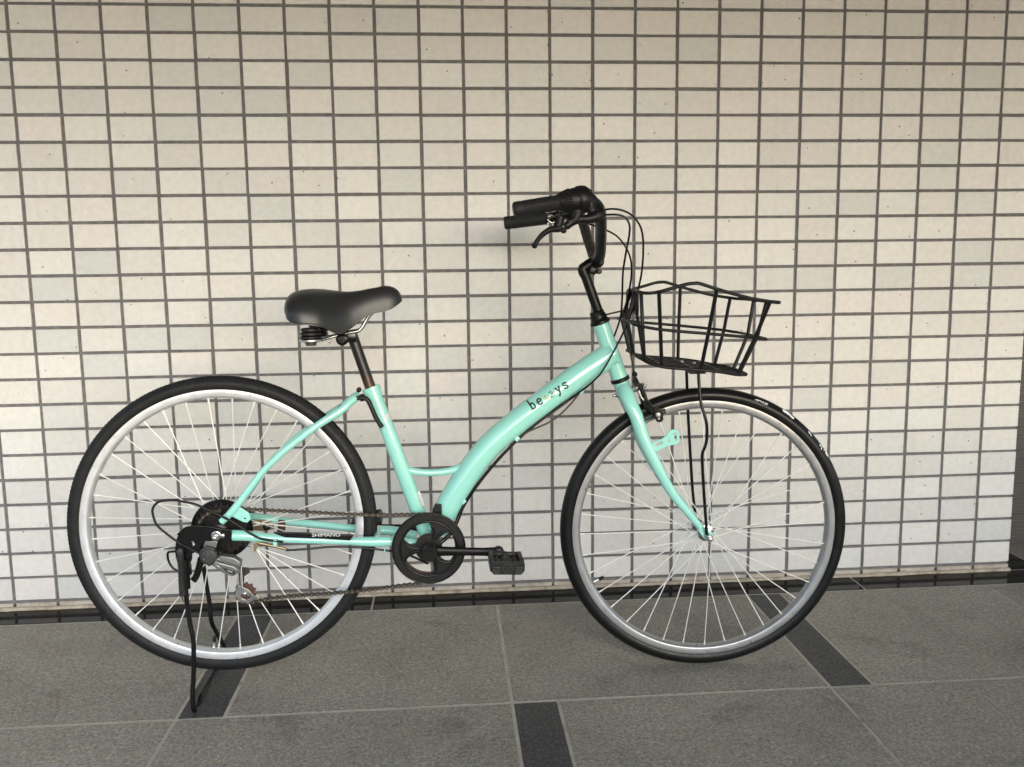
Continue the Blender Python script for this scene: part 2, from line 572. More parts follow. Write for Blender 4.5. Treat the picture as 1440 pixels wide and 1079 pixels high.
# cut tiles of the lowest course and the cream bead at the foot
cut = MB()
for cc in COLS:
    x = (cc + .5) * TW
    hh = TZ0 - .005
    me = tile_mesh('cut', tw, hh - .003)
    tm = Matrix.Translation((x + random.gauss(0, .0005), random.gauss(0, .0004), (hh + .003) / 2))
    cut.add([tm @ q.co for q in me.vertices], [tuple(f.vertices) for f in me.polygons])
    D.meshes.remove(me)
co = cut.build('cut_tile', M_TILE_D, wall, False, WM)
co['kind'] = 'stuff'
dirt_and_shade = MB()  # joint feet: dirt, plus the shade of unfilled holes given as dark balls
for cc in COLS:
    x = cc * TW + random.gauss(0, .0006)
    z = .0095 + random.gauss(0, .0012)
    dirt_and_shade.ball((x, .0030, z), .0036 + random.random() * .0012, 8)
dirt_and_shade.build('dirt_and_shade', M_DARK, wall, True, WM)['kind'] = 'stuff'
bead = MB()
bp = [(XL + i * .03, -.0015 + random.gauss(0, .0006), .0015) for i in range(int((XE - XL) / .03) + 1)] + [(XE + .004, -.0015, .0015)]
bead.tube(bp, [.0075 + random.gauss(0, .0006) for _ in bp], 8)
bead.build('sealant_bead', M_BEAD, wall, True, WM)

# recess beyond the wall's end: dark slats
rec = empty('slatted_wall', (3.6, .24, 0))
tag(rec, 'dark horizontal slats set back beyond the right end of the tiled wall', 'wall')
RM = Matrix.Translation((-3.6, -.24, 0))
MB().box((XE - .2, .232, -.01), (5.2, .50, 2.16), 0).build('backing', M_DARKJ, rec, False, RM)
sl = MB().box((XE - .2, .2265, .0015), (5.2, .2325, .0255), .0008).build('slat', M_DARK, rec, False, RM)
for i in range(1, 80):
    o = sl.copy()
    C.objects.link(o)
    o.parent = rec
    o.matrix_local = RM @ Matrix.Translation((0, random.gauss(0, .0002), i * .027))

# soffit over the bicycle: the wall stands under a deep canopy out of view
# low unseen parapet, added to shade the foot of the wall
M_ADDED_PARA = mat('added parapet render', (.26, .25, .235), .9)
k = NB(M_ADDED_PARA); k.bump(k.noise(k.pos(), 70, 4), .4, .003)
tag(MB().box((-6.0, -3.95, -.15), (8.0, -3.75, .57), .01).build('added_parapet', M_ADDED_PARA, smooth=False), kind='structure')
cv = [(-4.2, .60), (-4.2, -1.10), (6.5, -6.4), (6.5, .60)]  # canopy outline slanted deeper at right to darken the wall's top there
cb = MB()
cb.add([(x, y, 2.16) for x, y in cv] + [(x, y, 2.45) for x, y in cv], [(0, 1, 2, 3), (7, 6, 5, 4), (0, 4, 5, 1), (1, 5, 6, 2), (2, 6, 7, 3), (3, 7, 4, 0)])
tag(cb.build('unseen_canopy', M_CEIL, smooth=False), kind='structure')

# ------------------------------------------------------------------ the bicycle (u forward, v towards the wall, w up; origin on the floor under the rear axle)
bike = empty('bicycle')
tag(bike, 'mint green city bicycle with black wire basket standing before the cream tiled wall', 'bicycle')
BM = Matrix(((0.9998533385, -0.0171247685, -0.0002092289), (0.0171260466, 0.9997787191, 0.0122152091), (0.0, -0.0122170008, 0.9999253697))).to_4x4()
BM.translation = (0.6170618, -0.5419248, 0.0)
bike.matrix_world = BM
# steered front end
FM = Matrix(((0.9967100701, 0.0810385731, -0.0013363703), (-0.0810385731, 0.9961672361, -0.0329178871), (-0.0013363703, 0.0329178871, 0.9994571661))).to_4x4()
FM.translation = (0.003872978, 0.095400377, 0.001573204)
RAX = (0.0, 0.0, 0.3853)
FAX = (1.0888974, 0.0, 0.3344961)
WR = 0.3345

def part(mb, name, m, parent=None, front=False, smooth=True):
    par = parent if parent is not None else bike
    return mb.build(name, m, par, smooth, FM if (front and par is bike) else None)

# ---- wheels
def tyre_mesh(tread):
    n = 420 if tread else 160
    prof = []
    K = 20
    for i in range(K + 1):
        a = math.radians(-222) + math.radians(264) * i / K        # round the section from one bead to the other
        prof.append((.0178 * math.sin(a - PI / 2 + math.radians(180)) * -1, .3172 + .0173 * -math.cos(a - PI / 2 + math.radians(180)) * 1))
    prof = []
    for i in range(K + 1):
        a = math.radians(-128 + 256 * i / K)
        prof.append((.0178 * math.sin(a), .3170 + .0175 * math.cos(a), a))
    vs, fs = [], []
    for j in range(n):
        t = 2 * PI * j / n
        for i, (v, r, a) in enumerate(prof):
            if tread and abs(a) < 1.05:
                r += .0012 if (i + j) % 2 else -.0010
            elif abs(a) < .9 and i % 2:
                r -= .0005
            if abs(abs(a) - 1.37) < .08:
                v *= 1.03
            vs.append((r * math.cos(t), v, r * math.sin(t)))
    m = len(prof)
    for j in range(n):
        for i in range(m - 1):
            fs.append((j * m + i, j * m + i + 1, ((j + 1) % n) * m + i + 1, ((j + 1) % n) * m + i))
    b = MB(); b.add(vs, fs)
    return b
def ring(prof, n=120):
    """Closed profile of (v, r) points revolved about the axle."""
    vs, fs = [], []
    m = len(prof)
    for j in range(n):
        t = 2 * PI * j / n
        vs += [(r * math.cos(t), v, r * math.sin(t)) for v, r in prof]
    for j in range(n):
        for i in range(m):
            fs.append((j * m + i, j * m + (i + 1) % m, ((j + 1) % n) * m + (i + 1) % m, ((j + 1) % n) * m + i))
    return MB().add(vs, fs)
RIM = [(-.0125, .3078), (-.0128, .3065), (-.0128, .2935), (-.0118, .2912), (-.0085, .2885), (-.004, .2872), (.004, .2872), (.0085, .2885), (.0118, .2912),
       (.0128, .2935), (.0128, .3065), (.0125, .3078), (.0112, .3080), (.0106, .3055), (.0085, .3000), (-.0085, .3000), (-.0106, .3055), (-.0112, .3080)]
def wheel(axle, mtx_parent, rim_m, tyre_m, tread, fl, rot0, valve_deg):
    wm = mtx_parent @ Matrix.Translation(axle)
    wh = empty('wheel', parent=bike, mtx=wm)
    ty = tyre_mesh(tread).build('tyre', tyre_m, wh)
    if tread:
        for pl in ty.data.polygons:
            if math.hypot(pl.center.x, pl.center.z) > .3255:
                pl.use_smooth = False
    ring(RIM).build('rim', rim_m, wh)
    (v0, r0), (v1, r1) = fl                                      # hub flanges: near (-) and far (+)
    h = MB()
    h.lathe([(v0 - .012, .009), (v0 - .011, .012), (v0 - .004, .013), (v0 - .0015, r0), (v0 + .0015, r0), (v0 + .005, .0125), ((v0 + v1) / 2, .0105),
             (v1 - .005, .0125), (v1 - .0015, r1), (v1 + .0015, r1), (v1 + .004, .013), (v1 + .011, .012), (v1 + .012, .009)], (0, 0, 0), (0, 1, 0), 28)
    h.build('hub', M_STEEL, wh)
    meshes = {}
    for side, (vv, rr) in ((-1, fl[0]), (1, fl[1])):
        for d in (-1, 1):
            b = MB()
            ha = math.radians(64) * d
            p0 = V((rr * .87 * math.cos(ha), vv + .0012 * d, rr * .87 * math.sin(ha)))
            p1 = V((.2885, side * .003, 0))
            pn = p0 + (p1 - p0) * .958
            b.tube([p0, pn], .00122, 6)
            b.tube([pn, p1], .0019, 6)
            me = D.meshes.new('spoke')
            me.from_pydata(b.v, [], b.f)
            me.materials.append(M_SPOKE)
            meshes[side, d] = me
    for i in range(36):
        side = -1 if i % 2 else 1
        d = 1 if (i // 2) % 2 else -1
        o = link('spoke', meshes[side, d], None, wh)
        o.matrix_local = Matrix.Rotation(-math.radians(rot0 + i * 10), 4, 'Y')
    vb = MB()
    vr = Matrix.Rotation(-math.radians(valve_deg), 4, 'Y')
    vb.lathe([(0, .0026), (.004, .0042), (.006, .0032), (.018, .0030), (.026, .0026)], (.2880, 0, 0), (-1, 0, 0), 12)
    vo = vb.build('valve', M_BRASS if False else M_STEEL, wh, True, vr)
    cb = MB().lathe([(.017, .0036), (.018, .0042), (.028, .0040), (.030, .0028)], (.2880, 0, 0), (-1, 0, 0), 12)
    cb.build('valve_cap', M_PLASTIC, wh, True, vr)
    return wh
I4 = Matrix.Identity(4)
rear_wheel = wheel(RAX, I4, M_ALU, M_RUBBER, True, ((-.018, .0235), (.034, .0235)), 4, -98)
front_wheel = wheel(FAX, FM, M_ALU_F, M_RUBBER_F, False, ((-.031, .019), (.031, .019)), 2, 206.5)
# chalk writing rubbed on the front tyre
def on_tyre(deg, lat):
    """Point on the near shoulder of the tyre: lat = angle round its section."""
    a = math.radians(lat)
    r, v = .3170 + .0179 * math.cos(a), -.0182 * math.sin(a)
    t = math.radians(deg)
    return V((r * math.cos(t), v, r * math.sin(t)))
def chalk(strokes, wd):
    b = MB()
    for st in strokes:
        q = [on_tyre(*x) for x in st]
        for i in range(len(q) - 1):
            d = (q[i + 1] - q[i])
            nn = V((0, -1, 0)).lerp(q[i].normalized(), .55).normalized()
            sd_ = d.cross(nn).normalized() * wd
            b.add([q[i] - sd_, q[i] + sd_, q[i + 1] + sd_ * .8, q[i + 1] - sd_ * .8], [(0, 1, 2, 3)])
    b.build('chalk_mark', M_CHALK, front_wheel, False)
chalk([[(70.5, 62), (69.2, 48)], [(69.6, 64), (68.3, 50)], [(68.4, 52), (67.2, 62), (66.8, 50)], [(66.6, 64), (65.0, 62)], [(66.2, 54), (64.9, 52)]], .0011)
chalk([[(58.2, 34), (56.6, 42)], [(57.9, 40), (55.6, 36)], [(57.3, 32), (55.2, 44)], [(56.5, 30), (54.4, 40)], [(55.2, 36), (53.2, 50)], [(54.2, 44), (52.6, 46)]], .0030)
chalk([[(44.6, 44), (42.9, 48)], [(44.2, 52), (43.4, 44)], [(43.3, 46), (42.4, 58)]], .0017)
chalk([[(37.4, 48), (36.6, 40), (35.8, 50), (35.6, 62)], [(34.6, 40), (33.9, 34)], [(33.4, 38), (32.7, 48)], [(33.0, 30), (31.8, 46)], [(32.4, 28), (31.0, 42)], [(33.0, 44), (31.4, 30)]], .0015)

# ---- frame
MAIN_AX = [(0.8764, 0.0000, 0.7503), (0.8404, 0.0000, 0.7285), (0.7849, 0.0000, 0.6925), (0.7196, 0.0000, 0.6455), (0.6608, 0.0000, 0.6032), (0.6069, 0.0000, 0.5591), (0.5724, -0.0000, 0.5226), (0.5418, -0.0000, 0.4825), (0.5151, -0.0000, 0.4423), (0.4916, 0.0000, 0.4017), (0.4656, 0.0000, 0.3562)]
SEAT_AX = [(0.3315, 0.0000, 0.6863), (0.3486, 0.0000, 0.6370), (0.3696, 0.0000, 0.5779), (0.3927, 0.0000, 0.5057), (0.4489, 0.0000, 0.3369)]
HEAD_AX = [(0.8479, 0.0000, 0.8184), (0.8912, 0.0000, 0.6948)]
BBC = (.4500, 0, .3290)
f = MB()
mp = spline(MAIN_AX, 6)
mr = [.0285] * len(mp)
f.tube(mp, mr, 28)
f.tube(SEAT_AX, .0170, 24)
f.tube([lerp(SEAT_AX[0], SEAT_AX[1], -.02), lerp(SEAT_AX[0], SEAT_AX[1], .46)], .0188, 24)     # collar of the seat clamp
f.tube([lerp(SEAT_AX[0], SEAT_AX[1], -.03), lerp(SEAT_AX[0], SEAT_AX[1], .22)], .0203, 24)
f.tube(HEAD_AX, .0190, 24)
f.tube(spline([(0.3958, 0.0000, 0.5007), (0.4178, 0.0000, 0.4943), (0.4496, 0.0000, 0.4891), (0.4897, 0.0000, 0.4901), (0.5268, 0.0000, 0.4979)], 5), [.0118, .0100, .0088] + [.0080] * 15 + [.0088, .0100, .0118], 16)               # small brace
f.cyl((BBC[0], -.036, BBC[2]), (BBC[0], .036, BBC[2]), .0205, 28)
frame = part(f, 'frame', M_MINT)
# rear stays, near and far
SS = [(0.2990, -0.0200, 0.6661), (0.2901, -0.0260, 0.6609), (0.2644, -0.0380, 0.6399), (0.2174, -0.0480, 0.6123), (0.1728, -0.0540, 0.5806), (0.1377, -0.0580, 0.5533), (0.0993, -0.0620, 0.5170), (0.0668, -0.0650, 0.4762), (0.0339, -0.0670, 0.4356), (0.0096, -0.0670, 0.4122)]
for q in (SS, mirror(SS)):
    pp, rr = rspline(q, [.0095, .0092, .0090, .0082, .0076, .0074, .0074, .0076, .0080, .0078], 5)
    part(MB().tube(pp, rr, 14), 'seat_stay', M_MINT, frame)
CS = [(0.0239, -0.0680, 0.3821), (0.0581, -0.0680, 0.3798), (0.1144, -0.0660, 0.3713), (0.1844, -0.0600, 0.3636), (0.2703, -0.0500, 0.3533), (0.3208, -0.0440, 0.3480), (0.3705, -0.0400, 0.3451), (0.4219, -0.0300, 0.3341)]
for q in (CS, mirror(CS)):
    pp, rr = rspline(q, [.0122, .0116, .0092, .0088, .0086, .0112, .0112, .0110], 5)
    part(MB().tube(pp, rr, 14), 'chain_stay', M_MINT, frame)
# chain-stay cross piece near the bottom bracket
b = MB().tube([(.335, -.040, CS[5][2] + .004), (.335, .040, CS[5][2] + .004)], .0075, 12)
part(b, 'stay_bridge', M_MINT, frame)
b = MB().plate([(0.0390, -0.0660, 0.4515), (0.0691, -0.0660, 0.4284), (0.0715, -0.0660, 0.4157), (0.0636, -0.0660, 0.4082), (0.0548, -0.0660, 0.4101), (0.0258, -0.0660, 0.4270)], -.068, -.064, [circle(*[(0.0589, -0.0660, 0.4178)[i] for i in (0, 2)], .0020, 12)])
part(b, 'stay_tab', M_MINT, frame)
# near chain-stay guard with its lettering
GV = -.0745
b = MB().plate([(0.1184, -0.0765, 0.3854), (0.1724, -0.0765, 0.3824), (0.2326, -0.0765, 0.3767), (0.2887, -0.0765, 0.3719), (0.2807, -0.0765, 0.3619), (0.2247, -0.0765, 0.3683), (0.1719, -0.0765, 0.3721), (0.1420, -0.0765, 0.3749)], GV - .0012, GV + .010, bev=.0008)
guard = part(b, 'stay_guard', M_BLACK, frame)
def text_mesh(body, size):
    cu = D.curves.new('lettering', 'FONT')
    cu.body = body
    cu.size = size
    cu.align_x = 'CENTER'
    cu.align_y = 'CENTER'
    cu.extrude = .0001
    ob = D.objects.new('lettering', cu)
    C.objects.link(ob)
    me = D.meshes.new_from_object(ob.evaluated_get(bpy.context.evaluated_depsgraph_get()))
    D.objects.remove(ob)
    D.curves.remove(cu)
    return me
me = text_mesh('SHIMANO', .0112)
tu = (0.2304, -0.0770, 0.3763)
ang = math.atan2(-.030, 1)
ca, sa = math.cos(ang), math.sin(ang)
for q in me.vertices:
    x, y = q.co.x * 1.22, q.co.y * .92
    q.co = (tu[0] + x * ca - y * sa, GV - .0016 - q.co.z, tu[2] + x * sa + y * ca)
link('lettering', me, M_WHITE, guard, False)

# lettering and stickers laid onto the tubes
AX_MAIN = [V(q) for q in spline(MAIN_AX, 12)]
AX_SEAT = [V(q) for q in spline(SEAT_AX, 12)]
def on_tube(axis, R, u, w_, lift=.0006):
    best = None
    for a, b_ in zip(axis, axis[1:]):
        dx, dz = b_.x - a.x, b_.z - a.z
        t = max(0, min(1, ((u - a.x) * dx + (w_ - a.z) * dz) / (dx * dx + dz * dz)))
        d = math.hypot(u - a.x - t * dx, w_ - a.z - t * dz)
        if best is None or d < best:
            best = d
    d = min(best, R * .97)
    return (u, -math.sqrt(R * R - d * d) - lift, w_)
def ribbon(b, axis, R, pts, wd, lift=.0006):
    q = spline(pts, 5) if len(pts) > 2 else [lerp((*pts[0], 0), (*pts[1], 0), i / 3)[:2] for i in range(4)]
    L_, R_ = [], []
    for i, (x, y) in enumerate(q):
        x0, y0 = q[max(i - 1, 0)]
        x1, y1 = q[min(i + 1, len(q) - 1)]
        dl = math.hypot(x1 - x0, y1 - y0) or 1
        nx, ny = -(y1 - y0) / dl * wd, (x1 - x0) / dl * wd
        L_.append(on_tube(axis, R, x + nx, y + ny, lift))
        R_.append(on_tube(axis, R, x - nx, y - ny, lift))
    vs = L_ + R_
    n = len(q)
    b.add(vs, [(i, i + 1, n + i + 1, n + i) for i in range(n - 1)])
    cap = []
GL = {  # typewriter letters, x-height 1
    'b': ([[(.08, 1.52), (.30, 1.55)], [(.26, 1.55), (.26, .03)], [(.06, .05), (.28, .05)], [(.28, .28), (.52, .02), (.86, .14), (.92, .5), (.84, .86), (.55, 1.0), (.28, .74)]], 1.05),
    'e': ([[(.14, .54), (.88, .54)], [(.88, .56), (.80, .88), (.52, 1.0), (.22, .86), (.12, .5), (.22, .15), (.52, .01), (.84, .13), (.90, .22)]], 1.05),
    't': ([[(.36, .86), (.36, .62)]], .85),
    'x': ([[(.16, .96), (.70, .94)], [(.76, .72), (.46, .50)], [(.30, .30), (.16, .10)], [(.10, .04), (.60, .05)], [(.70, .05), (.86, .12)], [(.50, .52), (.80, .55)]], .95),
    'y': ([[(.02, .97), (.36, .97)], [(.66, .97), (1.0, .97)], [(.18, .96), (.54, .06)], [(.84, .96), (.50, .0), (.34, -.36), (.16, -.50), (.02, -.46)]], 1.05),
    's': ([[(.84, .98), (.84, .72)], [(.82, .74), (.64, .98), (.34, .98), (.18, .78), (.34, .56), (.66, .46), (.84, .26), (.68, .02), (.36, .01), (.16, .24)], [(.15, .28), (.15, .02)]], 1.0),
}
let = MB()
LP0, LP1 = V((0.6862, -0.0280, 0.6296)), V((0.7762, -0.0280, 0.6841))
dirv = (LP1 - LP0).normalized()
nrm2 = V((-dirv.z, 0, dirv.x))
XH = .0128
for ch, cx in (('b', .00), ('e', .019), ('t', .037), ('x', .0505), ('y', .0685), ('s', .0865)):
    for st in GL[ch][0]:
        pts = []
        for (x, y) in st:
            P = LP0 + dirv * (cx + x * XH) + nrm2 * (y * XH)
            pts.append((P.x, P.z))
        ribbon(let, AX_MAIN, .0285, pts, .0017 if ch not in 'tx' else .00085, .0009)
part(let, 'lettering', M_PRINT, frame, smooth=False)
gl = MB()
for i in range(26):
    P = LP0 + dirv * (.034 + random.random() * .030) + nrm2 * (random.random() * .016)
    Q = P + dirv * random.uniform(-.006, .006) + nrm2 * random.uniform(-.004, .006)
    ribbon(gl, AX_MAIN, .0285, [(P.x, P.z), (Q.x, Q.z)], random.uniform(.0005, .0016), .0004 + i * .00002)
part(gl, 'adhesive_stain', M_GLUE, frame, smooth=False)
def sticker(name, axis, R, quad, m, n=6):
    b = MB()
    vs = []
    for i in range(n + 1):
        for j in range(n + 1):
            a = lerp(quad[0], quad[1], j / n)
            c_ = lerp(quad[3], quad[2], j / n)
            q = lerp(a, c_, i / n)
            vs.append(on_tube(axis, R, q[0], q[2], .0005))
    b.add(vs, [(i * (n + 1) + j, i * (n + 1) + j + 1, (i + 1) * (n + 1) + j + 1, (i + 1) * (n + 1) + j) for i in range(n) for j in range(n)])
    return part(b, name, m, frame, smooth=False)
sticker('sticker', AX_SEAT, .0172, [(0.3598, -0.0090, 0.6279), (0.3685, -0.0090, 0.6308), (0.3735, -0.0090, 0.6147), (0.3640, -0.0090, 0.6134)], M_LABEL)
sticker('sticker', AX_SEAT, .0172, [(0.4247, -0.0090, 0.4479), (0.4327, -0.0090, 0.4500), (0.4422, -0.0090, 0.4160), (0.4350, -0.0090, 0.4146)], M_LABEL)
# cable guides under the main tube
for q in ((0.8006, -0.0120, 0.6661), (0.6543, -0.0120, 0.5632), (0.5304, -0.0120, 0.4233)):
    b = MB().box((q[0] - .0055, q[1] - .006, q[2] - .0045), (q[0] + .0055, q[1] + .006, q[2] + .0045), .001, Matrix.Rotation(-math.radians(42), 3, 'Y'))
    part(b, 'cable_guide', M_MINT, frame)
# black clip where main tube meets the bottom bracket
b = MB().plate([(0.4670, -0.0300, 0.4239), (0.4812, -0.0300, 0.4217), (0.4822, -0.0300, 0.3939), (0.4773, -0.0300, 0.3909), (0.4567, -0.0300, 0.3917), (0.4604, -0.0300, 0.4095)], -.034, -.022, bev=.001)
part(b, 'frame_clip', M_PLASTIC)
# near rear end: black stand plate, axle nut
PV = -.079
b = MB().plate([(-0.0827, -0.0810, 0.3812), (-0.0760, -0.0810, 0.3964), (-0.0640, -0.0810, 0.4062), (-0.0499, -0.0810, 0.4097), (-0.0308, -0.0810, 0.4093), (-0.0125, -0.0810, 0.4074), (0.0101, -0.0810, 0.4022), (0.0335, -0.0810, 0.3977), (0.0316, -0.0810, 0.3716), (-0.0003, -0.0810, 0.3745), (-0.0232, -0.0810, 0.3724), (-0.0302, -0.0810, 0.3680), (-0.0376, -0.0810, 0.3542), (-0.0519, -0.0810, 0.3486), (-0.0526, -0.0810, 0.3376), (-0.0594, -0.0810, 0.3207), (-0.0680, -0.0810, 0.3163), (-0.0820, -0.0810, 0.3201), (-0.0863, -0.0810, 0.3454), (-0.0868, -0.0810, 0.3603)],
               PV - .0025, PV + .0025, [[(x, z) for x, y, z in [(-0.0526, -0.0810, 0.3752), (-0.0481, -0.0810, 0.3766), (-0.0442, -0.0810, 0.3686), (-0.0495, -0.0810, 0.3649)]]], bev=.0012)
b.tube(spline([(-0.0785, -0.0820, 0.3922), (-0.0638, -0.0820, 0.4049), (-0.0497, -0.0820, 0.4087), (-0.0306, -0.0820, 0.4079), (-0.0123, -0.0820, 0.4061), (0.0102, -0.0820, 0.4009), (0.0322, -0.0820, 0.3966)], 4), .0022, 8)
stand_plate = part(b, 'stand_plate', M_GLOSS)
b = MB()
q = (0.0009, -0.0830, 0.3868)
b.cyl((q[0], -.083, q[2]), (q[0], -.085, q[2]), .0105, 24)
b.nut((q[0], -.084, q[2]), (q[0], -.093, q[2]), .0088)
b.cyl((q[0], -.092, q[2]), (q[0], -.104, q[2]), .0048, 14)
part(b, 'axle_nut', M_STEEL)
q = (0.0141, -0.0830, 0.3861)
b = MB().cyl((q[0], -.081, q[2]), (q[0], -.0865, q[2]), .0052, 16)
part(b, 'plate_bolt', M_STEEL)
b = MB().plate([(-.055, .362), (-.03, .398), (.03, .40), (.055, .39), (.055, .37), (.0, .360), (-.02, .33), (-.045, .31)], .074, .079, bev=.001)
part(b, 'stand_plate', M_GLOSS)
b = MB().nut((0, .079, .3853), (0, .089, .3853), .0088).cyl((0, .089, .3853), (0, .097, .3853), .0048, 12)
part(b, 'axle_nut', M_STEEL)

# ---- stand
LEGN = [(-0.0734, -0.0820, 0.3295), (-0.0676, -0.0890, 0.2956), (-0.0662, -0.0910, 0.2600), (-0.0647, -0.0920, 0.2304), (-0.0610, -0.0930, 0.1925), (-0.0565, -0.0940, 0.1577), (-0.0602, -0.0950, 0.0835), (-0.0653, -0.0960, 0.0353), (-0.0644, -0.0940, 0.0066), (-0.0636, -0.0800, -0.0065)]
LEGF = [(-.066, -.03, .0080), (-.068, .03, .0080), (-0.0684, 0.1000, 0.0011), (-0.0565, 0.1040, 0.0253), (-0.0427, 0.1020, 0.0575), (-0.0576, 0.0980, 0.0996), (-0.0661, 0.0940, 0.1279), (-0.0671, 0.0900, 0.1748), (-0.0707, 0.0860, 0.2246), (-0.0748, 0.0820, 0.2777), (-0.0789, 0.0800, 0.3092)]
b = MB().tube(spline(LEGN + LEGF, 6), .0051, 14)
stand = part(b, 'stand', M_GLOSS)
b = MB().tube([(-0.0671, -0.0890, 0.3409), (-0.0668, -0.0890, 0.3096), (-0.0644, -0.0890, 0.2750)], [.0115, .0105, .0075], 14)
b.box(tuple(V((-0.0643, -0.0860, 0.3163)) - V((.011, .004, .012))), tuple(V((-0.0643, -0.0860, 0.3163)) + V((.011, .004, .012))), .002)
part(b, 'stand_hinge', M_GLOSS, stand)
b = MB().tube(spline([(-0.0363, -0.0700, 0.3348), (-0.0419, -0.0700, 0.3145), (-0.0489, -0.0700, 0.2958), (-0.0554, -0.0700, 0.2866)], 4), [.0075] * 12 + [.008], 10)
part(b, 'stand_hinge', M_GLOSS, stand)
sp0, sp1 = V((-0.0716, -0.0960, 0.3574)), V((-0.0726, -0.0980, 0.2630))
pts = []
NT = 25
for i in range(NT * 10 + 1):
    t = i / (NT * 10)
    a = 2 * PI * i / 10
    ax_ = (sp1 - sp0).normalized()
    e1 = V((0, 1, 0)); e2 = ax_.cross(e1).normalized()
    pts.append(sp0.lerp(sp1, t) + (e1 * math.cos(a) + e2 * math.sin(a)) * .0058)
b = MB().tube(pts, .00125, 5)
b.tube([sp1, V((-0.0727, -0.0960, 0.2512)), V((-0.0676, -0.0940, 0.2471))], .0014, 6)
b.cyl(tuple(sp0 + V((0, -.006, .003))), tuple(sp0 + V((0, .012, .003))), .0062, 16)
part(b, 'stand_spring', M_GREYP, stand)
b = MB().tube(spline([(-0.0827, -0.0850, 0.3567), (-0.0930, -0.0850, 0.3564), (-0.1005, -0.0850, 0.3536), (-0.1006, -0.0850, 0.3396), (-0.0962, -0.0850, 0.3268), (-0.0880, -0.0850, 0.3171), (-0.0794, -0.0850, 0.3135)], 4), [.0026] * 25, 8)
part(b, 'stand_lever', M_GLOSS, stand)

# ---- transmission
CVR = -.047
b = MB()
cs = [(-.0430, .0575, 28, M_COG), (-.0385, .0500, 24, M_COG)]
cas = empty('sprocket_cluster', parent=bike)
cx, cz = (-0.0006, -0.0360, 0.3974)[0], (-0.0006, -0.0360, 0.3974)[2]
cx, cz = 0.0, .3853
for i, (r_, t_, m_) in enumerate(((.0240, 14, M_COG), (.0290, 16, M_COG), (.0340, 18, M_COG), (.0390, 20, M_COG), (.0445, 22, M_COG), (.0560, 28, M_COG))):
    v_ = -.0545 + i * .0045
    o = MB().plate(gear(cx, cz, r_ + .003, r_ - .002, t_, .1 * i), v_ - .001, v_ + .001, [circle(cx, cz, r_ * .55, 16)] if i > 3 else (), bev=.0003, res=0)
    part(o, 'sprocket', m_, cas)
b = MB().cyl((cx, -.060, cz), (cx, -.026, cz), .0205, 24)
part(b, 'freehub_body', M_COG, cas)
b = MB().plate(circle(cx, cz, .0665, 48), -.0275, -.0255, [circle(cx, cz, .030, 24)])
part(b, 'spoke_guard', M_GLOSS, cas)

# chainring with its guard, cranks, pedals
RC_ = (0.4505, -0.0600, 0.3325)
ru, rw = RC_[0], RC_[2]
def sector(a0, a1, ri, ro, n=12):
    A = [math.radians(a0 + (a1 - a0) * i / n) for i in range(n + 1)]
    return [(ru + ro * math.cos(a), rw + ro * math.sin(a)) for a in A] + [(ru + ri * math.cos(a), rw + ri * math.sin(a)) for a in reversed(A)]
def window(a0, a1, ri, ro, flare):
    """Opening between two arms that widen towards the rim."""
    A = [math.radians(a0 + (a1 - a0) * i / 14) for i in range(15)]
    out = [(ru + ro * math.cos(a), rw + ro * math.sin(a)) for a in A]
    mid = (ri + ro) / 2
    a0i, a1i = a0 - flare * .2, a1 + flare * .2
    for r_, x in ((mid + .006, .35), (mid - .004, .75), (ri, 1)):
        pass
    B_ = [math.radians((a1 + flare) + ((a0 - flare) - (a1 + flare)) * i / 10) for i in range(11)]
    out += [(ru + (mid + .002) * math.cos(math.radians(a1 + flare * .7)), rw + (mid + .002) * math.sin(math.radians(a1 + flare * .7)))]
    out += [(ru + ri * math.cos(a), rw + ri * math.sin(a)) for a in B_]
    out += [(ru + (mid + .002) * math.cos(math.radians(a0 - flare * .7)), rw + (mid + .002) * math.sin(math.radians(a0 - flare * .7)))]
    return out
wins = [window(86, 158, .0300, .0585, 6), window(206, 278, .0300, .0585, 6), window(-34, 38, .0300, .0585, 6)]
b = MB().plate(circle(ru, rw, .0815, 72), -.0640, -.0590, wins, bev=.0018)
ringo = part(b, 'chain_guard', M_PLASTIC)
b = MB()
for r_, v_ in ((.0625, -.0648), (.0790, -.0640)):
    b.tube([(ru + r_ * math.cos(2 * PI * i / 72), v_, rw + r_ * math.sin(2 * PI * i / 72)) for i in range(72)], .0022 if r_ < .07 else .0018, 8, closed=True)
part(b, 'guard_rib', M_GLOSS, ringo)
for a in (62, 182, 302):
    b = MB()
    for sd_ in (-1, 1):
        pts = [(ru + r_ * math.cos(math.radians(a + sd_ * da)), -.0645, rw + r_ * math.sin(math.radians(a + sd_ * da))) for r_, da in ((.022, 6), (.036, 8), (.048, 14), (.058, 24))]
        b.tube(spline(pts, 4), [.0026] * 13, 8)
    part(b, 'guard_arm', M_GLOSS, ringo)
for a in (62, 182, 302):
    b = MB()
    for da in (-6, 0, 6):
        x_, z_ = ru + .071 * math.cos(math.radians(a + da)), rw + .071 * math.sin(math.radians(a + da))
        b.cyl((x_, -.0638, z_), (x_, -.0645, z_), .0014 if da else .0018, 8)
    part(b, 'guard_rivet', M_GREYP, ringo)
b = MB().plate(gear(ru, rw, .0745, .0705, 36), -.0485, -.0465, [circle(ru, rw, .058, 40)], bev=.0003, res=0)
b.plate(circle(ru, rw, .030, 30), -.0590, -.0460, [circle(ru, rw, .009, 16)])
for a in (62, 182, 302):
    b.tube([(ru + r_ * math.cos(math.radians(a)), -.050, rw + r_ * math.sin(math.radians(a))) for r_ in (.024, .062)], [.010, .008], 10)
part(b, 'chainring', M_RUST)
CB, CE = (0.4521, -0.0850, 0.3340), (0.6025, -0.0920, 0.3273)
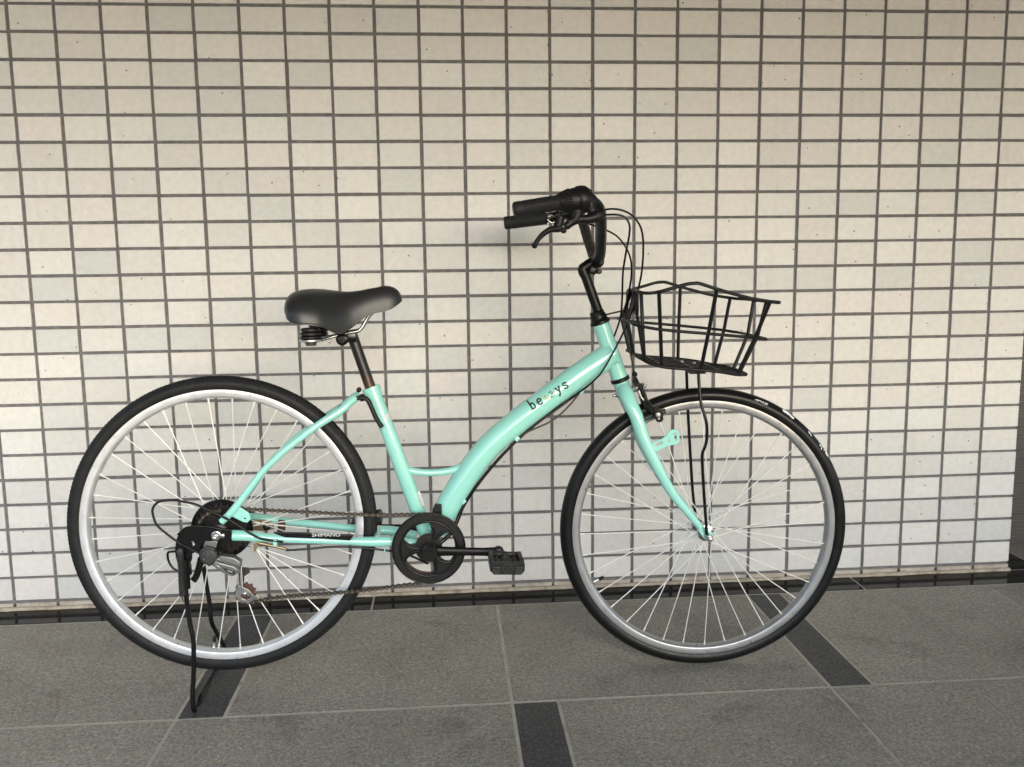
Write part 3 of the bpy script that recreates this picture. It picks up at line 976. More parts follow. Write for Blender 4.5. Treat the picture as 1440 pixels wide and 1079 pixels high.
def crank(sgn, c0, c1):
    b = MB()
    n = 10
    pp = [lerp(c0, c1, i / n) for i in range(n + 1)]
    b.tube(pp, [.0135, .0118, .0105, .0100, .0096, .0094, .0092, .0092, .0094, .0105, .0112], 18, flat=(.62, 1.0))
    b.lathe([(-.008, .013), (-.006, .0165), (.010, .018), (.024, .0165)], (c0[0], c0[1], c0[2]), (0, -sgn * -1, 0), 28)
    b.cyl((c1[0], c1[1] - .009, c1[2]), (c1[0], c1[1] + .009, c1[2]), .0125, 20, .002)
    return b
b = crank(-1, CB, CE)
b.lathe([(0, .0110), (.0012, .0118), (.003, .0112), (.0036, .009)], (CB[0], CB[1] - .006, CB[2]), (0, -1, 0), 24)
part(b, 'crank_arm', M_BLACK)
CB2 = (CB[0], .085, CB[2])
CE2 = (2 * CB[0] - CE[0], .092, 2 * CB[2] - CE[2])
part(crank(1, CB2, CE2), 'crank_arm', M_BLACK)
b = MB().cyl((BBC[0], -.085, rw), (BBC[0], .085, rw), .0085, 16)
part(b, 'bottom_axle', M_STEEL)
def pedal(c, sgn, tilt):
    """c: end of the crank; sgn: -1 near side, +1 far side. Body of the pedal with cage, ribs and reflector ends."""
    pe = empty('pedal', parent=bike, mtx=Matrix.Translation((c[0], c[1], c[2])) @ Matrix.Rotation(tilt, 4, 'Y'))
    b = MB()
    L_, W_, H_ = .086, .0715, .0125
    def bx(u0, u1, a, e, w0, w1, bev=.0015):
        v0, v1 = sorted((sgn * a, sgn * e))
        b.box((u0, v0, w0), (u1, v1, w1), bev)
    bx(-.034, .034, .012, .022, -H_ * .9, H_ * .9)
    hw = W_ / 2
    outer = [(-hw, -.004), (-hw, .010), (-hw + .004, .0135), (hw - .004, .0135), (hw, .010), (hw, -.004), (hw - .007, -.0125), (-hw + .007, -.0125)]
    b.plate(outer, sgn * .082, sgn * (L_ + .010), bev=.0016)
    bx(-hw, -hw + .009, .014, .086, -.0095, .0125)
    bx(hw - .009, hw, .014, .086, -.0095, .0125)
    bx(-hw + .006, hw - .006, .046, .051, -.008, .0085)
    b.cyl((0, sgn * .006, 0), (0, sgn * .09, 0), .0105, 16)
    for x_ in (-.018, .018):
        bx(x_ - .002, x_ + .002, .02, .085, -.006, .008, .0006)
    b.build('pedal_body', M_PLASTIC, pe)
    b = MB()
    for x_ in (-.024, .024):
        for j in range(3):
            z_ = -.0075 + j * .0055
            y0, y1 = sorted((sgn * .0955, sgn * .0985))
            b.box((x_ - .008, y0, z_ - .0016), (x_ + .008, y1, z_ + .0016), .0006)
    b.tube([(.0095 * math.cos(2 * PI * i / 24), sgn * .0965, .0095 * math.sin(2 * PI * i / 24) + .0005) for i in range(24)], .0009, 6, closed=True)
    for x_ in (-.003, .001, .005):
        b.tube([(x_ - .003, sgn * .0965, -.005), (x_ + .002, sgn * .0965, .006)], .0007, 5)
    b.build('pedal_relief', M_GREYP, pe)
    b = MB().cyl((0, sgn * -.012, 0), (0, sgn * .012, 0), .006, 12)
    b.build('pedal_axle', M_RUST, pe)
pedal(((0.6137, -0.0980, 0.3231)), -1, math.radians(3))
pedal(CE2, 1, math.radians(-10))

# chain: alternating inner and outer links, rollers between
CV = -.0475
def chain_pts():
    up0, up1 = (0.0506, -0.0475, 0.4335), (0.4475, -0.0475, 0.3986)
    rp = [(ru + .0735 * math.cos(math.radians(a)), CV, rw + .0735 * math.sin(math.radians(a))) for a in range(92, -96, -8)]
    lo = [(0.4310, -0.0475, 0.2490), (0.3804, -0.0475, 0.2448), (0.3174, -0.0475, 0.2388), (0.2408, -0.0475, 0.2351), (0.1694, -0.0475, 0.2337), (0.1076, -0.0475, 0.2302), (0.0767, -0.0475, 0.2252)]
    jk = [(0.0567, -0.0475, 0.2230), (0.0400, -0.0475, 0.2254), (0.0299, -0.0475, 0.2357), (0.0284, -0.0475, 0.2520), (0.0380, -0.0475, 0.2758), (0.0377, -0.0475, 0.3000), (0.0297, -0.0475, 0.3212), (0.0168, -0.0475, 0.3346), (-0.0041, -0.0475, 0.3388)]
    cg = [(.0 + .047 * math.cos(math.radians(a)), CV, .3853 + .047 * math.sin(math.radians(a))) for a in range(-95, -280, -14)]
    return [up0, lerp(up0, up1, .3), lerp(up0, up1, .66)] + rp + lo + jk + cg
path = [V(q) for q in spline(chain_pts(), 6)]
acc = [0]
for a, b_ in zip(path, path[1:]):
    acc.append(acc[-1] + (b_ - a).length)
PITCH = .0127
def at(s_):
    import bisect
    i = min(max(bisect.bisect_right(acc, s_) - 1, 0), len(path) - 2)
    t = (s_ - acc[i]) / max(acc[i + 1] - acc[i], 1e-9)
    return path[i].lerp(path[i + 1], t)
ch, pins = MB(), MB()
NLK = int(acc[-1] / PITCH)
for i in range(NLK):
    a, b_ = at(i * PITCH), at((i + 1) * PITCH)
    d = (b_ - a).normalized()
    pn = V((-d.z, 0, d.x))
    off = .0030 if i % 2 else .0042
    hh = .0040
    for sg in (-1, 1):
        for y0, y1 in ((a.y + sg * off - .0005, a.y + sg * off + .0005),):
            ol = []
            for c_, base in ((a, PI / 2), (b_, -PI / 2)):
                for kk in range(5):
                    an = base + PI * kk / 4
                    ol.append(c_ + (d * math.cos(an) + pn * math.sin(an)) * hh)
            mid1, mid2 = (a + b_) / 2 + pn * hh * .36, (a + b_) / 2 - pn * hh * .36
            ol = ol[:5] + [mid2] + ol[5:] + [mid1]
            n = len(ol)
            vs = [(q.x, y0, q.z) for q in ol] + [(q.x, y1, q.z) for q in ol]
            ch.add(vs, [tuple(range(n)), tuple(range(n, 2 * n))[::-1]] + [(j, (j + 1) % n, n + (j + 1) % n, n + j) for j in range(n)])
    pins.cyl((a.x, a.y - .0052, a.z), (a.x, a.y + .0052, a.z), .0019, 8, .0003)
    ch.cyl((a.x, a.y - .0028, a.z), (a.x, a.y + .0028, a.z), .0038, 8, .0003)
chain = part(ch, 'chain', M_CHAIN, smooth=False)
part(pins, 'chain_pin', M_ALU_D, chain)['kind'] = 'stuff'

# rear derailleur
der = MB()
der.plate([(-0.0226, -0.0830, 0.3761), (0.0032, -0.0830, 0.3750), (0.0012, -0.0830, 0.3657), (-0.0039, -0.0830, 0.3534), (-0.0131, -0.0830, 0.3475), (-0.0271, -0.0830, 0.3622)], -.085, -.079, bev=.0012)
derail = part(der, 'derailleur', M_ALU_D)
q = (-0.0148, -0.0920, 0.3443)
b = MB().lathe([(0, .0155), (.002, .0178), (.013, .0185), (.016, .0165), (.017, .012)], (q[0], -.079, q[2]), (0, -1, 0), 24)
b.plate([(-0.0329, -0.0900, 0.3585), (-0.0191, -0.0900, 0.3672), (-0.0032, -0.0900, 0.3634), (0.0017, -0.0900, 0.3445), (-0.0022, -0.0900, 0.3274), (-0.0157, -0.0900, 0.3225), (-0.0297, -0.0900, 0.3365)], -.0935, -.083, bev=.0025)
part(b, 'derailleur_pivot', M_GREYP, derail)
b = MB()
for px_ in ((-0.0149, -0.0970, 0.3522), (-0.0233, -0.0970, 0.3409), (0.0028, -0.0900, 0.3381)):
    b.cyl((px_[0], -.0965, px_[2]), (px_[0], -.0985, px_[2]), .0021, 10)
part(b, 'pivot_screw', M_STEEL, derail)
b = MB().plate([(-0.0082, -0.0900, 0.3261), (-0.0002, -0.0900, 0.3367), (0.0098, -0.0900, 0.3316), (0.0375, -0.0900, 0.3225), (0.0474, -0.0900, 0.3141), (0.0425, -0.0900, 0.3049), (0.0341, -0.0900, 0.2998), (0.0231, -0.0900, 0.3027), (0.0045, -0.0900, 0.3145)], -.097, -.084, bev=.003)
b.plate([(-0.0009, -0.0800, 0.3397), (0.0096, -0.0800, 0.3424), (0.0360, -0.0800, 0.3365), (0.0489, -0.0800, 0.3264), (0.0467, -0.0800, 0.3123), (0.0347, -0.0800, 0.3113), (0.0117, -0.0800, 0.3265)], -.083, -.062, bev=.003)
part(b, 'derailleur_body', M_ALU_D, derail)
b = MB().plate([(0.0131, -0.0970, 0.3213), (0.0399, -0.0970, 0.3114), (0.0389, -0.0970, 0.3060), (0.0329, -0.0970, 0.3044), (0.0207, -0.0970, 0.3107)], -.0978, -.0970, bev=.0002)
part(b, 'derailleur_label', M_PRINT, derail)
b = MB().tube([(0.0241, -0.0982, 0.3141), (0.0342, -0.0982, 0.3097)], .0007, 5).tube([(0.0026, -0.0982, 0.3261), (0.0083, -0.0982, 0.3219)], .0008, 5)
part(b, 'label_stroke', M_WHITE, derail)
b = MB().plate([(0.0009, -0.0500, 0.3377), (0.0116, -0.0500, 0.3405), (0.0248, -0.0500, 0.3335), (0.0364, -0.0500, 0.3234), (0.0315, -0.0500, 0.3156), (0.0167, -0.0500, 0.3226)], -.060, -.040, bev=.002)
part(b, 'derailleur_link', M_CHAIN, derail)
JC = (0.0479, -0.0475, 0.2462)
b = MB()
jw_ = [(x, z) for x, y, z in [(0.0374, -0.0560, 0.2442), (0.0424, -0.0560, 0.2367), (0.0498, -0.0560, 0.2331), (0.0576, -0.0560, 0.2367), (0.0601, -0.0560, 0.2415), (0.0549, -0.0560, 0.2433), (0.0459, -0.0560, 0.2470)]]
cage = [(x, z) for x, y, z in [(0.0354, -0.0560, 0.3078), (0.0444, -0.0560, 0.3074), (0.0443, -0.0560, 0.2608), (0.0555, -0.0560, 0.2554), (0.0684, -0.0560, 0.2402), (0.0672, -0.0560, 0.2322), (0.0578, -0.0560, 0.2254), (0.0464, -0.0560, 0.2255), (0.0352, -0.0560, 0.2306), (0.0289, -0.0560, 0.2414), (0.0289, -0.0560, 0.2551), (0.0333, -0.0560, 0.2678)]]
b.plate(cage, -.0575, -.0555, [[(x, z) for x, y, z in [(0.0381, -0.0560, 0.2433), (0.0423, -0.0560, 0.2351), (0.0505, -0.0560, 0.2317), (0.0582, -0.0560, 0.2351), (0.0608, -0.0560, 0.2406), (0.0555, -0.0560, 0.2409), (0.0459, -0.0560, 0.2468)]],
                               [(x, z) for x, y, z in [(0.0378, -0.0560, 0.2949), (0.0402, -0.0560, 0.2948), (0.0395, -0.0560, 0.2642), (0.0371, -0.0560, 0.2644)]]], bev=.0005)
part(b, 'derailleur_cage', M_STEEL, derail)
b = MB().plate([(x, z) for x, y, z in [(0.0389, -0.0380, 0.3015), (0.0555, -0.0380, 0.2991), (0.0580, -0.0380, 0.2877), (0.0454, -0.0380, 0.2801), (0.0429, -0.0380, 0.2608), (0.0562, -0.0380, 0.2504), (0.0615, -0.0380, 0.2338), (0.0486, -0.0380, 0.2214), (0.0333, -0.0380, 0.2221), (0.0263, -0.0380, 0.2355), (0.0305, -0.0380, 0.2581)]], -.0400, -.0385, bev=.0004)
part(b, 'derailleur_cage', M_CHAIN, derail)
b = MB().plate(gear(JC[0], JC[2], .0240, .0205, 11), -.0490, -.0460, [circle(JC[0], JC[2], .0035, 10)], bev=.0004, res=0)
part(b, 'jockey_wheel', M_RUST, derail)
b = MB().cyl((JC[0], -.0580, JC[2]), (JC[0], -.0605, JC[2]), .0042, 14)
part(b, 'jockey_bolt', M_STEEL, derail)
# brake bracket on the far side behind the sprockets, and the brass band
b = MB().plate([(x, z) for x, y, z in [(0.0472, 0.0400, 0.3834), (0.0789, 0.0400, 0.3837), (0.0991, 0.0400, 0.3746), (0.1001, 0.0400, 0.3612), (0.0776, 0.0400, 0.3571), (0.0461, 0.0400, 0.3617)]], .038, .042, bev=.001)
part(b, 'hub_brake_arm', M_BRASS)
b = MB().cyl(tuple(V((0.0840, 0.0340, 0.3686))), tuple(V((0.0827, 0.0410, 0.3666))), .0085, 18)
part(b, 'hub_brake_pivot', M_BLACK)
b = MB().box(tuple(V((0.1127, 0.0600, 0.3598)) - V((.008, .011, .017))), tuple(V((0.1127, 0.0600, 0.3598)) + V((.008, .011, .017))), .002, Matrix.Rotation(math.radians(8), 3, 'Y'))
part(b, 'stay_band', M_RUST)
b = MB().tube([(0.0797, -0.0600, 0.3614), (0.0931, -0.0600, 0.3577), (0.1140, -0.0600, 0.3520), (0.1349, -0.0600, 0.3463), (0.1439, -0.0600, 0.3427)], [.0035, .0045, .0030, .0036, .0026], 10)
b.plate([(x, z) for x, y, z in [(0.0715, -0.0580, 0.3564), (0.0792, -0.0580, 0.3608), (0.0867, -0.0580, 0.3589), (0.0801, -0.0580, 0.3480), (0.0736, -0.0580, 0.3387), (0.0725, -0.0580, 0.3468)]], -.060, -.057, bev=.0005)
part(b, 'cable_adjuster', M_BRASS)
b = MB().box(tuple(V((0.1226, -0.0800, 0.3658)) - V((.0045, .005, .007))), tuple(V((0.1226, -0.0800, 0.3658)) + V((.0045, .005, .007))), .001)
part(b, 'cable_guide', M_MINT, frame)
b = MB().tube([(0.3532, -0.0460, 0.3339), (0.3528, -0.0460, 0.3209)], .0016, 8)
part(b, 'cable_guide', M_MINT, frame)

# ---- seat post, saddle
SP = [(0.2958, 0.0000, 0.7991), (0.3279, 0.0000, 0.6943)]
b = MB().tube([lerp(SP[0], SP[1], -.10), lerp(SP[0], SP[1], 1.25)], .0122, 20)
part(b, 'seat_post', M_POST)
q = (0.3133, -0.0260, 0.6673)
b = MB().tube(spline([(0.3106, -0.0300, 0.6672), (0.3197, -0.0300, 0.6661), (0.3272, -0.0300, 0.6605), (0.3358, -0.0300, 0.6398), (0.3444, -0.0300, 0.6190), (0.3554, -0.0300, 0.6013)], 5), [.0052] * 26, 12)
b.lathe([(0, .0075), (.003, .0082), (.012, .0078), (.014, .006)], (q[0], -.018, q[2]), (0, -1, 0), 18)
b.box(tuple(V((0.3008, -0.0240, 0.6666)) - V((.009, .005, .0045))), tuple(V((0.3008, -0.0240, 0.6666)) + V((.009, .005, .0045))), .001)
part(b, 'clamp_lever', M_PLASTIC)
q = (0.3036, 0.0240, 0.6791)
b = MB().cyl((q[0], .012, q[2]), (q[0], .030, q[2]), .0055, 12)
part(b, 'clamp_bolt', M_BLACK)
b = MB().tube([(0.2596, -0.0120, 0.6249), (0.2671, -0.0120, 0.6167)], .0025, 8)
part(b, 'frame_stop', M_MINT, frame)
b = MB().box(tuple(V((0.2659, -0.0340, 0.6494)) - V((.006, .004, .003))), tuple(V((0.2659, -0.0340, 0.6494)) + V((.006, .004, .003))), .001, Matrix.Rotation(-math.radians(40), 3, 'Y'))
part(b, 'frame_clip', M_PLASTIC)

ST = [  # (top point, bottom point on the near edge, half width)
    ((0.1555, 0.0000, 0.8653), (0.1627, -0.0550, 0.8522), .055),
    ((0.1608, -0.0000, 0.8837), (0.1684, -0.0820, 0.8444), .082),
    ((0.1682, 0.0000, 0.8951), (0.1790, -0.0960, 0.8383), .096),
    ((0.1821, 0.0000, 0.9024), (0.1956, -0.1020, 0.8339), .102),
    ((0.2035, 0.0000, 0.9064), (0.2142, -0.1010, 0.8320), .101),
    ((0.2339, -0.0000, 0.9056), (0.2406, -0.0930, 0.8274), .093),
    ((0.2567, 0.0000, 0.9028), (0.2617, -0.0770, 0.8141), .077),
    ((0.2750, 0.0000, 0.9010), (0.2778, -0.0630, 0.8098), .063),
    ((0.2933, 0.0000, 0.9009), (0.2950, -0.0510, 0.8193), .051),
    ((0.3149, 0.0000, 0.9032), (0.3174, -0.0420, 0.8367), .042),
    ((0.3381, 0.0000, 0.9078), (0.3401, -0.0360, 0.8490), .036),
    ((0.3613, -0.0000, 0.9110), (0.3628, -0.0320, 0.8538), .032),
    ((0.3814, -0.0000, 0.9099), (0.3811, -0.0290, 0.8587), .029),
    ((0.3966, 0.0000, 0.9016), (0.3964, -0.0220, 0.8682), .022),
    ((0.4054, 0.0000, 0.8868), (0.4054, -0.0090, 0.8761), .009)]
stn = spline([(*a, *b_, hw) for a, b_, hw in ST], 4)
sm = MB()
vs, fs = [], []
NA = 28
for q in stn:
    t_, bo, hw = q[:3], q[3:6], q[6]
    H = t_[2] - bo[2]
    ringv = []
    for i in range(NA + 1):
        a = PI * i / NA
        ca_, sa_ = math.cos(a), math.sin(a)
        vv = -hw * math.copysign(abs(ca_) ** .84, ca_)
        hz = abs(sa_) ** .78
        edge = 1 - hz
        ringv.append((t_[0] + (bo[0] - t_[0]) * edge, vv, bo[2] + H * hz - .004 * math.exp(-(vv / .012) ** 2) * (1 if t_[0] < .36 else .3)))
    for i in range(NA, -1, -4):                                    # underside, drawn up inside the skirt
        x, y, z = ringv[i]
        edge = i in (0, NA)
        ringv.append((bo[0] + (t_[0] - bo[0]) * .2, y * .90, bo[2] + (H * .10 if edge else H * .22)))
    vs += ringv
m_ = len(vs) // len(stn)
for j in range(len(stn) - 1):
    for i in range(m_):
        fs.append((j * m_ + i, j * m_ + (i + 1) % m_, (j + 1) * m_ + (i + 1) % m_, (j + 1) * m_ + i))
fs.append(tuple(range(m_)))
fs.append(tuple((len(stn) - 1) * m_ + i for i in range(m_))[::-1])
sm.add(vs, fs)
saddle = part(sm, 'saddle', M_SADDLE)
for q in saddle.data.polygons:
    q.use_smooth = True
# seam round the skirt, scuffs
seam = [(a[3], a[4] - .0008, a[5] + .0035) for a in stn[6:34]]
part(MB().tube(seam, .0011, 6), 'saddle_piping', M_GREYP, saddle)
RL = [(0.3453, -0.0200, 0.8551), (0.3311, -0.0200, 0.8415), (0.3199, -0.0210, 0.8232), (0.3105, -0.0220, 0.8134), (0.2951, -0.0220, 0.8107), (0.2706, -0.0220, 0.8057), (0.2439, -0.0300, 0.7991), (0.2163, -0.0520, 0.7937), (0.1999, -0.0620, 0.7947)]
for q in (RL, mirror(RL)):
    part(MB().tube(spline(q, 5), .0036, 10), 'saddle_rail', M_STEEL, saddle)
q = (0.2756, -0.0300, 0.7962)
b = MB().cyl((q[0], -.032, q[2]), (q[0], .032, q[2]), .0135, 22, .002)
b.box(tuple(V((0.2897, 0.0000, 0.8008)) - V((.016, .022, .012))), tuple(V((0.2897, 0.0000, 0.8008)) + V((.016, .022, .012))), .003)
b.nut((q[0], -.032, q[2]), (q[0], -.038, q[2]), .008)
part(b, 'saddle_clamp', M_GLOSS, saddle)
for sg in (-1, 1):
    q = (0.2137, -0.0620, 0.8050)
    b = MB()
    for z0_, z1_, r_ in ((.019, .011, .0205), (.0105, .003, .0225), (.0025, -.004, .0225)):
        b.lathe([(0, r_ - .004), (.0015, r_), (abs(z0_ - z1_) - .0015, r_), (abs(z0_ - z1_), r_ - .004)], (q[0], sg * .062, q[2] + z1_), (0, 0, 1), 22)
    part(b, 'saddle_bumper', M_PLASTIC, saddle)
    b = MB().lathe([(0, .0225), (.001, .0248), (.0042, .0248), (.005, .0225)], (q[0], sg * .062, q[2] - .0095), (0, 0, 1), 22)
    part(b, 'bumper_plate', M_STEEL, saddle)
    b = MB().lathe([(0, .011), (.008, .0125), (.010, .0115)], (q[0], sg * .062, q[2] - .0185), (0, 0, 1), 18)
    part(b, 'bumper_nut', M_GREYP, saddle)

# ---- head set, fork
ha, hb = V(HEAD_AX[0]), V(HEAD_AX[1])
hd = (ha - hb).normalized()
b = MB().lathe([(-.001, .0200), (.001, .0232), (.006, .0232), (.0085, .0195), (.016, .0180), (.019, .0185), (.022, .0165), (.028, .0165), (.030, .0145)], ha, hd, 28)
part(b, 'headset', M_BLACK)
b = MB().lathe([(.0005, .0190), (.0015, .0222), (.0085, .0222), (.0100, .0195)], hb, -hd, 28)
part(b, 'headset', M_BLACK)
FN = [(0.9014, -0.0100, 0.6700), (0.9048, -0.0260, 0.6580), (0.9134, -0.0400, 0.6360), (0.9232, -0.0470, 0.6129), (0.9363, -0.0510, 0.5720), (0.9555, -0.0540, 0.5294), (0.9772, -0.0560, 0.4859), (1.0049, -0.0570, 0.4380), (1.0367, -0.0570, 0.3974), (1.0589, -0.0570, 0.3705), (1.0705, -0.0570, 0.3568)]
fo_ = MB()
hs0, hs1 = V((0.8929, -0.0000, 0.6898)), V((0.9078, -0.0000, 0.6469))
fo_.tube([hs0, hs1], .0182, 22)
fork = part(fo_, 'fork', M_MINT, front=True)
for q in (FN, mirror(FN)):
    pp, rr = rspline(q, [.0165, .0168, .0162, .0155, .0145, .0135, .0122, .0106, .0092, .0082, .0078], 5)
    part(MB().tube(pp, rr, 18), 'fork_blade', M_MINT, fork)
for sg in (-1, 1):
    dr = [(x, z) for x, y, z in [(1.0574, -0.0570, 0.3629), (1.0686, -0.0570, 0.3703), (1.0820, -0.0570, 0.3525), (1.1000, -0.0570, 0.3421), (1.1003, -0.0570, 0.3303), (1.0924, -0.0570, 0.3236), (1.0792, -0.0570, 0.3289), (1.0675, -0.0570, 0.3460)]]
    part(MB().plate(dr, sg * .057 - .0025, sg * .057 + .0025, bev=.001), 'fork_end', M_MINT, fork)
    b = MB().nut((FAX[0], sg * .060, FAX[2]), (FAX[0], sg * .072, FAX[2]), .0092).cyl((FAX[0], sg * .071, FAX[2]), (FAX[0], sg * .080, FAX[2]), .0052, 14)
    part(b, 'axle_nut', M_STEEL, front=True)
# lamp tab on the near blade
TV = -.060
tab = [(0.9485, -0.0600, 0.5570), (0.9589, -0.0600, 0.5552), (0.9778, -0.0600, 0.5638), (0.9896, -0.0600, 0.5718), (0.9950, -0.0600, 0.5814), (1.0021, -0.0600, 0.5853), (1.0125, -0.0600, 0.5836), (1.0174, -0.0600, 0.5754), (1.0185, -0.0600, 0.5592), (1.0130, -0.0600, 0.5511), (0.9987, -0.0600, 0.5489), (0.9876, -0.0600, 0.5458), (0.9703, -0.0600, 0.5363), (0.9576, -0.0600, 0.5324)]
hol = [[(0.9637, -0.0600, 0.5527), (0.9795, -0.0600, 0.5589), (0.9812, -0.0600, 0.5540), (0.9669, -0.0600, 0.5469)], [(0.9914, -0.0600, 0.5620), (0.9953, -0.0600, 0.5636), (0.9970, -0.0600, 0.5595), (0.9938, -0.0600, 0.5571)], [(1.0054, -0.0600, 0.5780), (1.0102, -0.0600, 0.5787), (1.0129, -0.0600, 0.5609), (1.0081, -0.0600, 0.5577)]]
b = MB().plate([(x, z) for x, y, z in tab], TV - .0015, TV + .0015, [[(x, z) for x, y, z in h_] for h_ in hol], bev=.0006)
part(b, 'lamp_bracket', M_MINT, fork)
# front caliper brake
br = MB()
br.plate([(x, z) for x, y, z in [(0.9292, -0.0220, 0.6862), (0.9380, -0.0220, 0.6845), (0.9446, -0.0220, 0.6698), (0.9538, -0.0220, 0.6468), (0.9580, -0.0220, 0.6304), (0.9500, -0.0220, 0.6224), (0.9403, -0.0220, 0.6307), (0.9335, -0.0220, 0.6569)]], -.024, -.018, bev=.001)
br.plate([(x, z) for x, y, z in [(0.9184, -0.0340, 0.7043), (0.9264, -0.0340, 0.6994), (0.9362, -0.0340, 0.6767), (0.9509, -0.0340, 0.6490), (0.9688, -0.0340, 0.6276), (0.9833, -0.0340, 0.6242), (0.9868, -0.0340, 0.6029), (0.9805, -0.0340, 0.5965), (0.9732, -0.0340, 0.5982), (0.9625, -0.0340, 0.6163), (0.9431, -0.0340, 0.6313), (0.9300, -0.0340, 0.6639), (0.9154, -0.0340, 0.6899)]], -.036, -.030, [[(x, z) for x, y, z in [(0.9680, -0.0340, 0.6309), (0.9712, -0.0340, 0.6309), (0.9717, -0.0340, 0.6260), (0.9688, -0.0340, 0.6260)]]] if False else (), bev=.0012)
brake = part(br, 'front_brake', M_GLOSS, front=True)
b = MB().plate([(x, z) for x, y, z in [(0.9382, 0.0300, 0.6746), (0.9516, 0.0300, 0.6611), (0.9669, 0.0300, 0.6240), (0.9571, 0.0300, 0.6141), (0.9418, 0.0300, 0.6479)]], .028, .034, bev=.001)
b.plate([(x, z) for x, y, z in [(0.9369, -0.0000, 0.6662), (0.9516, 0.0000, 0.6578), (0.9618, -0.0000, 0.6263), (0.9472, -0.0000, 0.6183), (0.9371, 0.0000, 0.6465)]], -.010, .012, bev=.002)
part(b, 'brake_arm', M_GLOSS, brake)
PADV = -.0185
b = MB().tube([(0.9444, -0.0185, 0.6013), (0.9701, -0.0185, 0.6116), (0.9943, -0.0185, 0.6194)], [.0058, .0064, .0058], 10)
part(b, 'brake_shoe', M_GREYP, brake)
b = MB().plate([(x, z) for x, y, z in [(0.9625, -0.0380, 0.6317), (0.9752, -0.0380, 0.6332), (0.9852, -0.0380, 0.6054), (0.9829, -0.0380, 0.5989), (0.9725, -0.0380, 0.5974), (0.9685, -0.0380, 0.6024)]], -.041, -.036, bev=.001)
part(b, 'shoe_holder', M_BLACK, brake)
b = MB()
q = (0.9723, -0.0420, 0.6161)
b.nut((q[0], -.041, q[2]), (q[0], -.048, q[2]), .0062)
b.cyl((q[0], -.047, q[2]), (q[0], -.052, q[2]), .0032, 12)
q2 = (0.9749, -0.0420, 0.6072)
b.cyl((q2[0], -.041, q2[2]), (q2[0], -.0435, q2[2]), .0030, 10)
part(b, 'shoe_bolt', M_STEEL, brake)
b = MB()
for (c_, r_, l_) in (((0.9408, -0.0300, 0.6816), .0034, .010), ((0.9423, -0.0360, 0.6745), .0028, .006), ((0.9178, -0.0240, 0.6729), .0028, .008), ((0.9233, -0.0300, 0.6762), .0036, .008)):
    b.cyl((c_[0] - .002, c_[1], c_[2]), (c_[0] + .004, c_[1] - l_, c_[2]), r_, 12)
b.tube([(0.9296, -0.0360, 0.6707), (0.9361, -0.0360, 0.6544), (0.9410, -0.0360, 0.6479)], .0022, 8)
b.tube([(0.9215, -0.0300, 0.6948), (0.9272, -0.0300, 0.6867)], .0022, 8)
part(b, 'brake_bolt', M_STEEL, brake)
b = MB().cyl(tuple(V((0.8948, -0.0000, 0.6561))), tuple(V((0.8834, -0.0000, 0.6538))), .0052, 14).cyl(tuple(V((0.8850, 0.0000, 0.6538))), tuple(V((0.8753, -0.0000, 0.6518))), .0030, 12).nut(tuple(V((0.8907, -0.0000, 0.6552))), tuple(V((0.8850, 0.0000, 0.6538))), .0075)
part(b, 'brake_mount_bolt', M_STEEL, front=True)
b = MB().lathe([(0, .004), (.003, .0065), (.008, .0062), (.011, .003)], V((0.9222, -0.0300, 0.7005)), V((0.9205, -0.0300, 0.7101)) - V((0.9222, -0.0300, 0.7005)), 12)
part(b, 'cable_boot', M_BLACK, brake)

# ---- basket
def level(pts):
    """Mirror to the far side; the basket hangs level although the fork leans."""
    return [(a, -b_, c_ + .068 * b_) for a, b_, c_ in pts]
def loop(near):
    """Closed loop from the near half, mirrored to the far side."""
    return near + level(reversed(near))
TOP = [(0.9211, -0.0500, 0.8938), (0.9206, -0.0780, 0.8928), (0.9264, -0.1040, 0.8915), (0.9360, -0.1320, 0.8923), (0.9466, -0.1770, 0.8971), (0.9769, -0.1800, 0.9052), (1.0010, -0.1820, 0.9119), (1.0169, -0.1820, 0.9137), (1.0299, -0.1820, 0.9127), (1.0636, -0.1790, 0.9017), (1.1280, -0.1710, 0.8832), (1.1716, -0.1630, 0.8746), (1.1926, -0.1480, 0.8710), (1.2065, -0.1230, 0.8693)]
MID = [(0.9018, -0.0850, 0.8290), (0.9021, -0.1140, 0.8277), (0.9091, -0.1370, 0.8258), (0.9461, -0.1480, 0.8187), (1.0016, -0.1530, 0.8127), (1.0569, -0.1520, 0.8074), (1.1165, -0.1410, 0.8007), (1.1572, -0.1300, 0.7957), (1.1777, -0.1170, 0.7920), (1.1919, -0.0930, 0.7893)]
BOT = [(0.9180, -0.0540, 0.7540), (0.9192, -0.0770, 0.7522), (0.9278, -0.1010, 0.7484), (0.9433, -0.1180, 0.7413), (0.9710, -0.1250, 0.7348), (1.0085, -0.1270, 0.7312), (1.0452, -0.1260, 0.7280), (1.0895, -0.1190, 0.7222), (1.1262, -0.1080, 0.7146), (1.1455, -0.0940, 0.7116), (1.1584, -0.0700, 0.7101)]
bk = MB().tube(spline(loop(TOP), 5, True), .0037, 10, closed=True)
basket = part(bk, 'basket', M_RESIN, front=True)
part(MB().tube(spline(loop(MID), 5, True), .0034, 10, closed=True), 'basket_hoop', M_RESIN, basket)
part(MB().tube(spline(loop(BOT), 5, True), .0037, 10, closed=True), 'basket_hoop', M_RESIN, basket)
